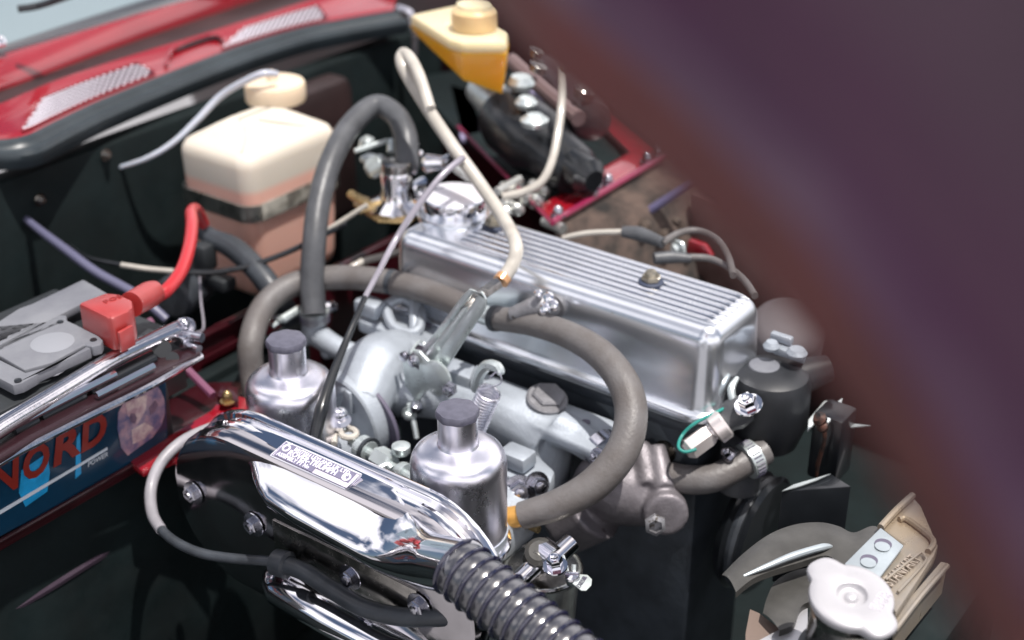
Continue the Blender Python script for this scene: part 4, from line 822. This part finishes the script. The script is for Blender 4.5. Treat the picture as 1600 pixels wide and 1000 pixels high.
b = MB(); b.prism(pk([(700, 130), (735, 140), (760, 205), (720, 215)], .06), (0, 0, -.01), .003); b.prism(pk([(800, 120), (820, 115), (850, 150), (830, 165)], .10), (0, 0, -.01), .003); sv.add('lilac_bracket', b, mat('lilac_panel', (.30, .27, .42), .5))
mc = Thing('master_cylinder', 'long dark brown cylinder beside the servo, half hidden by the bonnet edge', 'cylinder', at(920, 190, z=.09))
A, B = at(868, 120, z=.14), at(968, 240, z=.12)
b = MB(); b.lathe(A, B-A, [(.012, -.05), (.02, -.03), (.024, 0), (.025, .05), (.029, .055), (.029, .115), (.024, .13), (.01, .135)], 32); mc.add('cylinder_barrel', b, mat('brown_black_barrel', (.05, .035, .04), .3, var=.4, vscale=20, coat=.3))
b = MB(); b.lathe(at(912, 150, z=.16), (.3, .1, 1), [(.012, 0), (.013, .01), (.009, .013)], 12); mc.add('bleed_fitting', b, STEEL)
b = MB(); b.lathe(at(840, 110, z=.18), (.3, .1, 1), [(.010, 0), (.011, .008), (.008, .010)], 12); mc.add('bleed_fitting', b, STEEL)
b = MB(); b.lathe(at(838, 86, z=.19), (.3, .1, 1), [(.008, 0), (.009, .008), (.006, .010)], 12); mc.add('bleed_fitting', b, STEEL)
b = MB(); b.lathe(at(885, 108, z=.2), (.3, .1, 1), [(.006, 0), (.007, .006), (.003, .01)], 12); mc.add('bleed_fitting', b, STEEL)
b = MB(); b.tube([at(800, 95, z=.16), at(850, 140, z=.15), at(905, 185, z=.14)], .010, 10); mc.add('brown_pipe', b, mat('brown_pipe_skin', (.16, .11, .11), .4))

# ---------------------------------------------------------------- black housing right of the cover
wh = Thing('thermostat_housing', 'black moulded housing with spout and bright bolt beside the rocker cover end', 'housing', at(1220, 640, z=-.06))
c = at(1206, 580, z=.03)
b = MB(); b.lathe(c, (0, 0, 1), [(.030, -.075), (.038, -.05), (.0375, -.012), (.034, -.002), (.027, .002), (.012, .0035), (.001, .004)], 40); b.tube([c+V((.0, .0, -.018)), at(1262, 584, z=.018), at(1296, 574, z=.022)], [.020, .0165, .0125], 20, smooth=False); wh.add('housing_shell', b, mat('black_moulding', (.020, .022, .026), .45, var=.25, vscale=40, bump=.1))
b = MB(); b.lathe(c+V((-.008, .0, .0015)), (0, 0, 1), [(.015, 0), (.014, .0025), (.012, .003), (.002, .003)], 28); wh.add('raised_disc', b, BATG)
b = MB(); b.hexbolt(at(1170, 634, z=.022), (-.15, -.4, .9), .0085, .009); wh.add('housing_bolt', b, CHROME)
b = MB(); b.tube([at(1152, 590, z=.03), at(1143, 608, z=.024), at(1148, 630, z=.014), at(1165, 642, z=.008)], [.002, .0038, .0038, .002], 10); wh.add('bright_tab', b, ZINC)
b = MB(); b.lathe(at(1138, 655, z=-.0), at(1085, 695, z=-.018)-at(1138, 655, z=-.0), [(.015, -.018), (.015, -.005), (.012, 0), (.012, .008)], 24); b.lathe(at(1160, 690, z=-.03), (0, 0, 1), [(.02, -.05), (.02, 0)], 20); wh.add('sender_boss', b, RUBMID)
b = MB(); b.lathe(at(1120, 670, z=-.004), at(1085, 695, z=-.018)-at(1120, 670, z=-.004), [(.0125, -.010), (.0145, -.008), (.0145, .002), (.0085, .004), (.0085, .008)], 20); b.lathe(at(1110, 678, z=-.008), at(1080, 700, z=-.018)-at(1110, 678, z=-.008), [(.0095, 0), (.0110, .004), (.0110, .024), (.007, .028)], 6); wh.add('temperature_sender', b, mat('sender_nickel', (.78, .72, .7), .3, .7))
b = MB(); b.lathe(at(1245, 555, z=.045), (0, 0, 1), [(.009, 0), (.010, .003), (.007, .007)], 16); b.lathe(at(1205, 545, z=.045), (0, 0, 1), [(.007, 0), (.008, .003), (.005, .008)], 12); b.prism(pk([(1212, 528), (1262, 546), (1258, 558), (1208, 542)], .045), (0, 0, -.008), .002); wh.add('lug_plate', b, CAST)
gw = hose('sender_wire', 'thin green wire looping to the temperature sender', [(1140, 634, .01), (1118, 645, .01), (1085, 662, .002), (1066, 680, -.008), (1060, 698, -.012), (1070, 706, -.014), (1088, 702, -.012)], .0016, GREEN, 'wire', 8)
cn2 = Thing('pulley_cover', 'grey rounded cover behind the end of the rocker cover, against the bonnet', 'cover', at(1240, 500, z=.02))
b = MB(); b.lathe(at(1232, 512, z=.03), (.2, -.35, .9), [(.036, -.06), (.037, 0), (.034, .006), (.026, .011), (.012, .014), (.001, .0145)], 40); cn2.add('cover_shell', b, mat('grey_cover_skin', (.12, .105, .112), .65, .0, var=.2, vscale=20))
b = MB(); b.box(at(1222, 528, z=.05), (.022, .008, .008), .002); cn2.add('cover_strap', b, CAST)
# bright bracket and bits right
bk = Thing('fan_bracket', 'bright two leaf metal bracket with small blade and thin stem in the dark right side', 'bracket', at(1290, 640, z=0))
b = MB(); b.prism([at(1262, 672, z=.0), at(1263, 655, z=.0), at(1288, 626, z=.0), at(1300, 623, z=.0), at(1292, 640, z=.0)], (0, 0, -.003), .0008); b.prism([at(1275, 664, z=.004), at(1298, 634, z=.004), at(1318, 620, z=.004), at(1312, 640, z=.004), at(1290, 664, z=.004)], (0, 0, -.003), .0008); bk.add('bracket_leaf', b, mat('bright_leaf', (.8, .86, .86), .3, .5))
b = MB(); b.lathe(at(1284, 657, y=-.006), (-.3, -.6, .6), [(.006, 0), (.007, .004), (.004, .008)], 12); b.lathe(at(1288, 668, y=-.006), (-.3, -.6, .6), [(.005, 0), (.006, .004), (.003, .008)], 12); b.tube([at(1288, 670, y=0), at(1288, 690, y=0), at(1278, 725, y=.0), at(1276, 745, y=0)], [.0022, .0018, .0022, .0012], 8); bk.add('bracket_stem', b, mat('stem_copper_glint', (.12, .05, .035), .5, .5, col2=(.02, .02, .02), vscale=90))  # dark stem, a copper glint mixed into its colour
b = MB(); b.prism([at(1298, 663, z=-.01), at(1330, 661, z=-.01), at(1362, 664, z=-.01), at(1330, 667, z=-.01)], (0, 0, -.0012)); bk.add('small_blade', b, ZINC)
b = MB(); b.prism([at(1222, 768, z=-.03), at(1240, 757, z=-.03), at(1298, 740, z=-.03), at(1278, 750, z=-.03), at(1245, 762, z=-.03)], (0, 0, -.0015)); b.prism([at(1221, 768, z=-.031), at(1240, 757, z=-.031), at(1300, 741, z=-.031), at(1330, 760, z=-.031)], (0, 0, -.10), .001); bk.add('lower_blade', b, BLACKP)
b = MB(); b.prism([at(1222, 767, z=-.0285), at(1240, 757, z=-.0285), at(1298, 740, z=-.0285), at(1276, 750, z=-.0285), at(1245, 761, z=-.0285)], (0, 0, -.001)); bk.add('worn_edge', b, ZINC)
b = MB(); b.box(at(1300, 690, z=-.03), (.03, .035, .07), .004); bk.add('dark_mount', b, BLACKP)

# ---------------------------------------------------------------- fan, radiator, cap
fn = Thing('cooling_fan', 'grey steel fan blades and a tan maker plate behind the white radiator cap', 'fan', at(1330, 850, z=-.02))
def leaf(L, z0, bend, m, nm, t_=.0022):
    b = MB(); P0 = [at(x, y, z=z0+bz) for (x, y), bz in zip(L, bend)]; b.prism(P0, (0, 0, -t_), 0); return fn.add(nm, b, m)
# big blade lofted between outer and inner edge
def blade(outer, inner, z, crown, nm, lip=None):
    O = spl([at(x, y, z=z) for x, y in outer], 6); I = spl([at(x, y, z=z) for x, y in inner], 6); b = MB(); rows = []
    n = 6
    for k in range(n+1):
        f = k/n; rows.append([o.lerp(i, f)+V((0, 0, crown*math.sin(math.pi*f))) for o, i in zip(O, I)])
    b.grid(rows); b.grid([rows[0], [p+V((0, 0, -.002)) for p in rows[0]]]); b.grid([rows[-1], [p+V((0, 0, -.006)) for p in rows[-1]]]); return fn.add(nm, b, BLADE)
blade([(1128, 898), (1160, 866), (1200, 836), (1240, 820), (1280, 816), (1310, 822), (1334, 832), (1368, 822), (1400, 850)], [(1150, 925), (1175, 905), (1205, 892), (1245, 880), (1290, 868), (1310, 880), (1325, 890), (1345, 900), (1380, 905)], .0, .004, 'fan_blade')
b = MB(); b.tube([at(1162, 900, z=.002), at(1200, 884, z=.005), at(1240, 868, z=.006), at(1285, 855, z=.005), at(1300, 854, z=.002)], [.001, .0022, .003, .003, .001], 10); fn.add('blade_swage_highlight', b, PLATEG)  # pressed ridge in paler grey, its highlight put into the colour
blade([(1192, 958), (1198, 935), (1212, 908), (1240, 892), (1275, 885)], [(1218, 985), (1240, 975), (1250, 950), (1265, 940), (1300, 930)], -.02, .002, 'fan_blade')
leaf([(1165, 990), (1172, 952), (1186, 958), (1222, 985), (1200, 1010), (1165, 1010)], -.03, [0]*6, mat('tan_brown_blade', (.16, .12, .10), .5), 'blade_root')
leaf([(1172, 1008), (1215, 985), (1262, 930), (1262, 1000), (1230, 1010)], -.026, [0]*5, mat('pale_steel_root', (.5, .5, .52), .35, .6), 'blade_root')
b = MB(); b.prism(pk([(1320, 880), (1376, 824), (1412, 852), (1372, 905), (1345, 915)], .012), (0, 0, -.003), .0008); pg = fn.add('drilled_plate', b, PLATEG)
for x, y in ((1380, 850), (1358, 875)):
    b = MB(); q = at(x, y, z=.0126); b.lathe(q, (0, 0, 1), [(.0066, 0), (.0066, .0004)], 24); h_ = fn.add('hole', b, INK, pg)
    b = MB(); b.lathe(q+V((.001, -.0038, .0003)), (0, 0, 1), [(.0060, 0), (.0058, .0004)], 24); fn.add('hole_floor', b, PLATEG, pg)  # paler disc set off-centre leaves a painted crescent of shade
# tan plate
TP = pk([(1376, 824), (1426, 774), (1440, 790), (1466, 852), (1460, 868), (1400, 958), (1385, 930), (1345, 910), (1412, 850)], .006)
b = MB(); b.prism(TP, (0, 0, -.012), .002); tp = fn.add('maker_panel', b, TAN)
b = MB(); b.tube(pk([(1376, 824), (1400, 798), (1426, 774)], .009), .003, 8); b.tube(pk([(1405, 812), (1418, 812), (1452, 838), (1458, 850), (1450, 862)], .008), .0026, 8); fn.add('panel_fold', b, TAN, tp)
b = MB(); b.tube(pk([(1384, 906), (1432, 868), (1440, 864), (1445, 870), (1444, 880), (1403, 925)], .0085), .0011, 8, 3); fn.add('panel_bead', b, TAN, tp)
sx_, sy_ = at(1392, 917, z=.0078), at(1441, 872, z=.0078)
ex2 = (sy_-sx_).normalized(); ey2 = V((0, 0, 1)).cross(ex2)
text('STANPART', .0145, .0006, sx_+ey2*-.0005, ex2, ey2, mat('tan_letter', (.40, .34, .28), .4, .4), fn, 'embossed_letters', tp, sx=(sy_-sx_).length/(.0145*5.1), bold=.0001)
b = MB(); b.tube([at(1398, 985, z=.0), at(1440, 930, z=.0), at(1480, 884, z=.0)], .0022, 8); b.prism(pk([(1398, 980), (1480, 880), (1470, 878), (1400, 960)], -.003), (0, 0, -.03)); fn.add('shroud_edge', b, TAN)
b = MB(); b.box((.50, -.13, -.2), (.06, .25, .3), .01); b.box((.60, -.1, -.16), (.03, .6, .3), .005); fn.add('shroud', b, BAY)

rd = Thing('radiator_cap', 'large white two eared radiator cap with a dimpled centre, bottom right', 'cap', at(1330, 985, z=-.02))
c = at(1331, 930, z=.045); axr = (V((0, 0, 1))-Fw*.22).normalized()
u_ = (at(1397, 985, z=.045)-at(1270, 882, z=.045)); u_ = (u_-axr*u_.dot(axr)).normalized(); v_ = axr.cross(u_)
def capr(a, k=1.):
    # two opposite ears on a round disc
    e = max(0, abs(math.cos(a))-.86)/.14
    return .0298*k+.0095*(e*e*(3-2*e))
rows = []; n = 96
for sc, h in ((.97, -.007), (.985, -.006), (1., -.003), (.985, -.0008), (.96, .0), (.8, .0012), (.6, .0014)):
    rows.append([c+(u_*math.cos(a)+v_*math.sin(a))*capr(a)*sc+axr*h for a in [2*math.pi*j/n for j in range(n)]])
for r_, h in ((.0125, .0015), (.0110, .001), (.0098, -.003), (.0085, -.0036), (.0052, -.0034), (.0045, -.0010), (.0030, .0), (.0003, .0002)):
    rows.append([c+(u_*math.cos(a)+v_*math.sin(a))*r_+axr*h for a in [2*math.pi*j/n for j in range(n)]])
b = MB(); b.grid(rows, True, False, True); rdt = rd.add('cap_disc', b, RADW, sharp=50)
ex3 = (V((0, 1, 0))-axr*V((0, 1, 0)).dot(axr)).normalized(); ey3 = axr.cross(ex3)
et = mat('cap_print', (.6, .57, .64), .4)
for s_, (x, y), sz in (('SEALED', (1374, 941), .0062), ('SYSTEM', (1385, 943), .0062)):
    p = at(x, y, z=.046); p = p+axr*(c+axr*.0016-p).dot(axr); text(s_, sz, .0002, p-ex3*.008, ex3, ey3, et, rd, 'embossed_letters', rdt, sx=.9)
b = MB(); b.lathe(c, axr, [(.026, -.05), (.026, -.020), (.0275, -.016), (.0275, -.008), (.026, -.007)], 40); rd.add('cap_skirt', b, STEEL)
b = MB(); b.lathe(c+V((0, 0, -.05)), (0, 0, 1), [(.028, -.12), (.028, -.02), (.033, 0)], 36); rd.add('filler_neck', b, RUBBLK)

# small dial and tag near the duct
dl = Thing('fuel_pump', 'round glass topped fuel pump with banjo fittings and riveted tag, below the hose end', 'fuel pump', at(850, 890, z=-.1))
c = at(848, 886, z=-.09)
b = MB(); b.lathe(c, (0, 0, 1), [(.03, -.05), (.032, -.012), (.034, -.004), (.034, .0), (.0315, .001), (.0305, -.001), (.001, -.001)], 48); dl.add('pump_dome', b, mat('clear_dome_metal', (.55, .58, .56), .12, .8, var=.5, vscale=40, rvar=.08))
b = MB(); b.lathe(c+V((0, 0, .0)), (0, 0, 1), [(.0345, -.002), (.0355, .0005), (.034, .002), (.033, .0)], 48); dl.add('dome_rim', b, STEEL)
b = MB(); b.tube([at(808, 910, z=-.08), at(835, 885, z=-.075)], .0085, 16); b.tube([at(845, 858, z=-.065), at(868, 875, z=-.065)], .012, 14); b.tube([at(862, 876, z=-.066), at(892, 848, z=-.06)], .0092, 16); b.hexbolt(at(868, 886, z=-.06), (0, -.2, 1), .007, .010); dl.add('banjo_fitting', b, CHROME)
b = MB(); b.lathe(at(840, 874, z=-.07), at(852, 866, z=-.07)-at(835, 884, z=-.07), [(.0115, -.006), (.0125, -.004), (.0125, .006), (.0115, .008)], 24); b.lathe(at(843, 862, z=-.06), (.2, -.5, .8), [(.013, -.014), (.013, 0), (.009, .003)], 24); dl.add('fitting_collar', b, BLADE)
b = MB(); b.tube([at(880, 868, z=-.06), at(888, 895, z=-.068), at(893, 905, z=-.07)], .0012, 6); b.tube([at(897, 882, z=-.06), at(896, 896, z=-.066)], .0022, 6); dl.add('wire_bail', b, ZINC)
tg = pk([(893, 897), (905, 897), (918, 898), (925, 905), (924, 914), (916, 922), (908, 922), (898, 914), (890, 908)], -.068)
b = MB(); b.prism(tg, (0, 0, -.0012), .0002); tgo = dl.add('tag', b, mat('tag_tin', (.62, .68, .66), .35, .5))
b = MB(); q = at(894, 901, z=-.066); b.lathe(q, (0, -.2, 1), [(.0062, -.006), (.0066, 0), (.0058, .002), (.002, .003)], 20); dl.add('tag_screw', b, CHROME)
b = MB(); b.box(q+V((0, -.0008, .0028)), (.0115, .0013, .001), 0, Matrix.Rotation(AZ, 4, 'Z')); dl.add('screw_slot', b, INK)
t0, t1 = at(906, 919, z=-.0676), at(920, 899, z=-.0676)
text('ZX0258B', .0058, .0002, t0, t1-t0, V((0, 0, 1)).cross(t1-t0), INK, dl, 'tag_letters', tgo, sx=(t1-t0).length/(.0058*4.6))

# ---------------------------------------------------------------- bonnet, raised, close to the lens
bn = Thing('bonnet', 'raised dark red bonnet seen from inside, out of focus across the right side', 'bonnet', at(1400, 400, d=.6))
edge_px = [(512, -260, 0.403), (652, -90, 0.374), (752, 10, 0.353), (842, 115, 0.331), (982, 240, 0.310), (1117, 385, 0.288), (1222, 510, 0.270), (1332, 680, 0.252), (1432, 860, 0.238), (1512, 1010, 0.227), (1632, 1200, 0.216)]
E0 = spl([at(x, y, d=d_) for x, y, d_ in edge_px], 5)
acr = (V((0, 0, 1))-Fw*.12+Rt*.1).normalized()      # the inner face leans over towards the viewer, away from the sun
ed_ = (E0[-1]-E0[0]).normalized(); depth = ed_.cross(acr).normalized()
if depth.dot(Fw) < 0: depth = -depth
def brow(u, w): return [p+acr*u*1.15+depth*w*.9 for p in E0]
def bpart(nm, rows, m):
    b = MB(); b.grid([brow(u, w) for u, w in rows]); return bn.add(nm, b, m, sharp=60)
bpart('edge_flange', [(.0, .008), (-.001, .003), (.002, 0), (.006, -.001), (.012, .001), (.015, .004)], BONR)
bpart('outer_frame', [(.015, .004), (.020, .010), (.027, .013), (.032, .014)], BONIN)
bpart('inner_skin', [(.032, .014), (.042, .017), (.055, .018), (.070, .017), (.078, .016)], BONIN)
bpart('cross_rib', [(.078, .016), (.081, .008), (.086, .004), (.092, .006), (.096, .018)], BONR)
bpart('dark_recess', [(.096, .018), (.10, .04), (.13, .05), (.30, .06), (.50, .06)], BONK)
bpart('outer_skin', [(.0, .010), (.002, .03), (.1, .065), (.3, .08), (.50, .08)], RED)
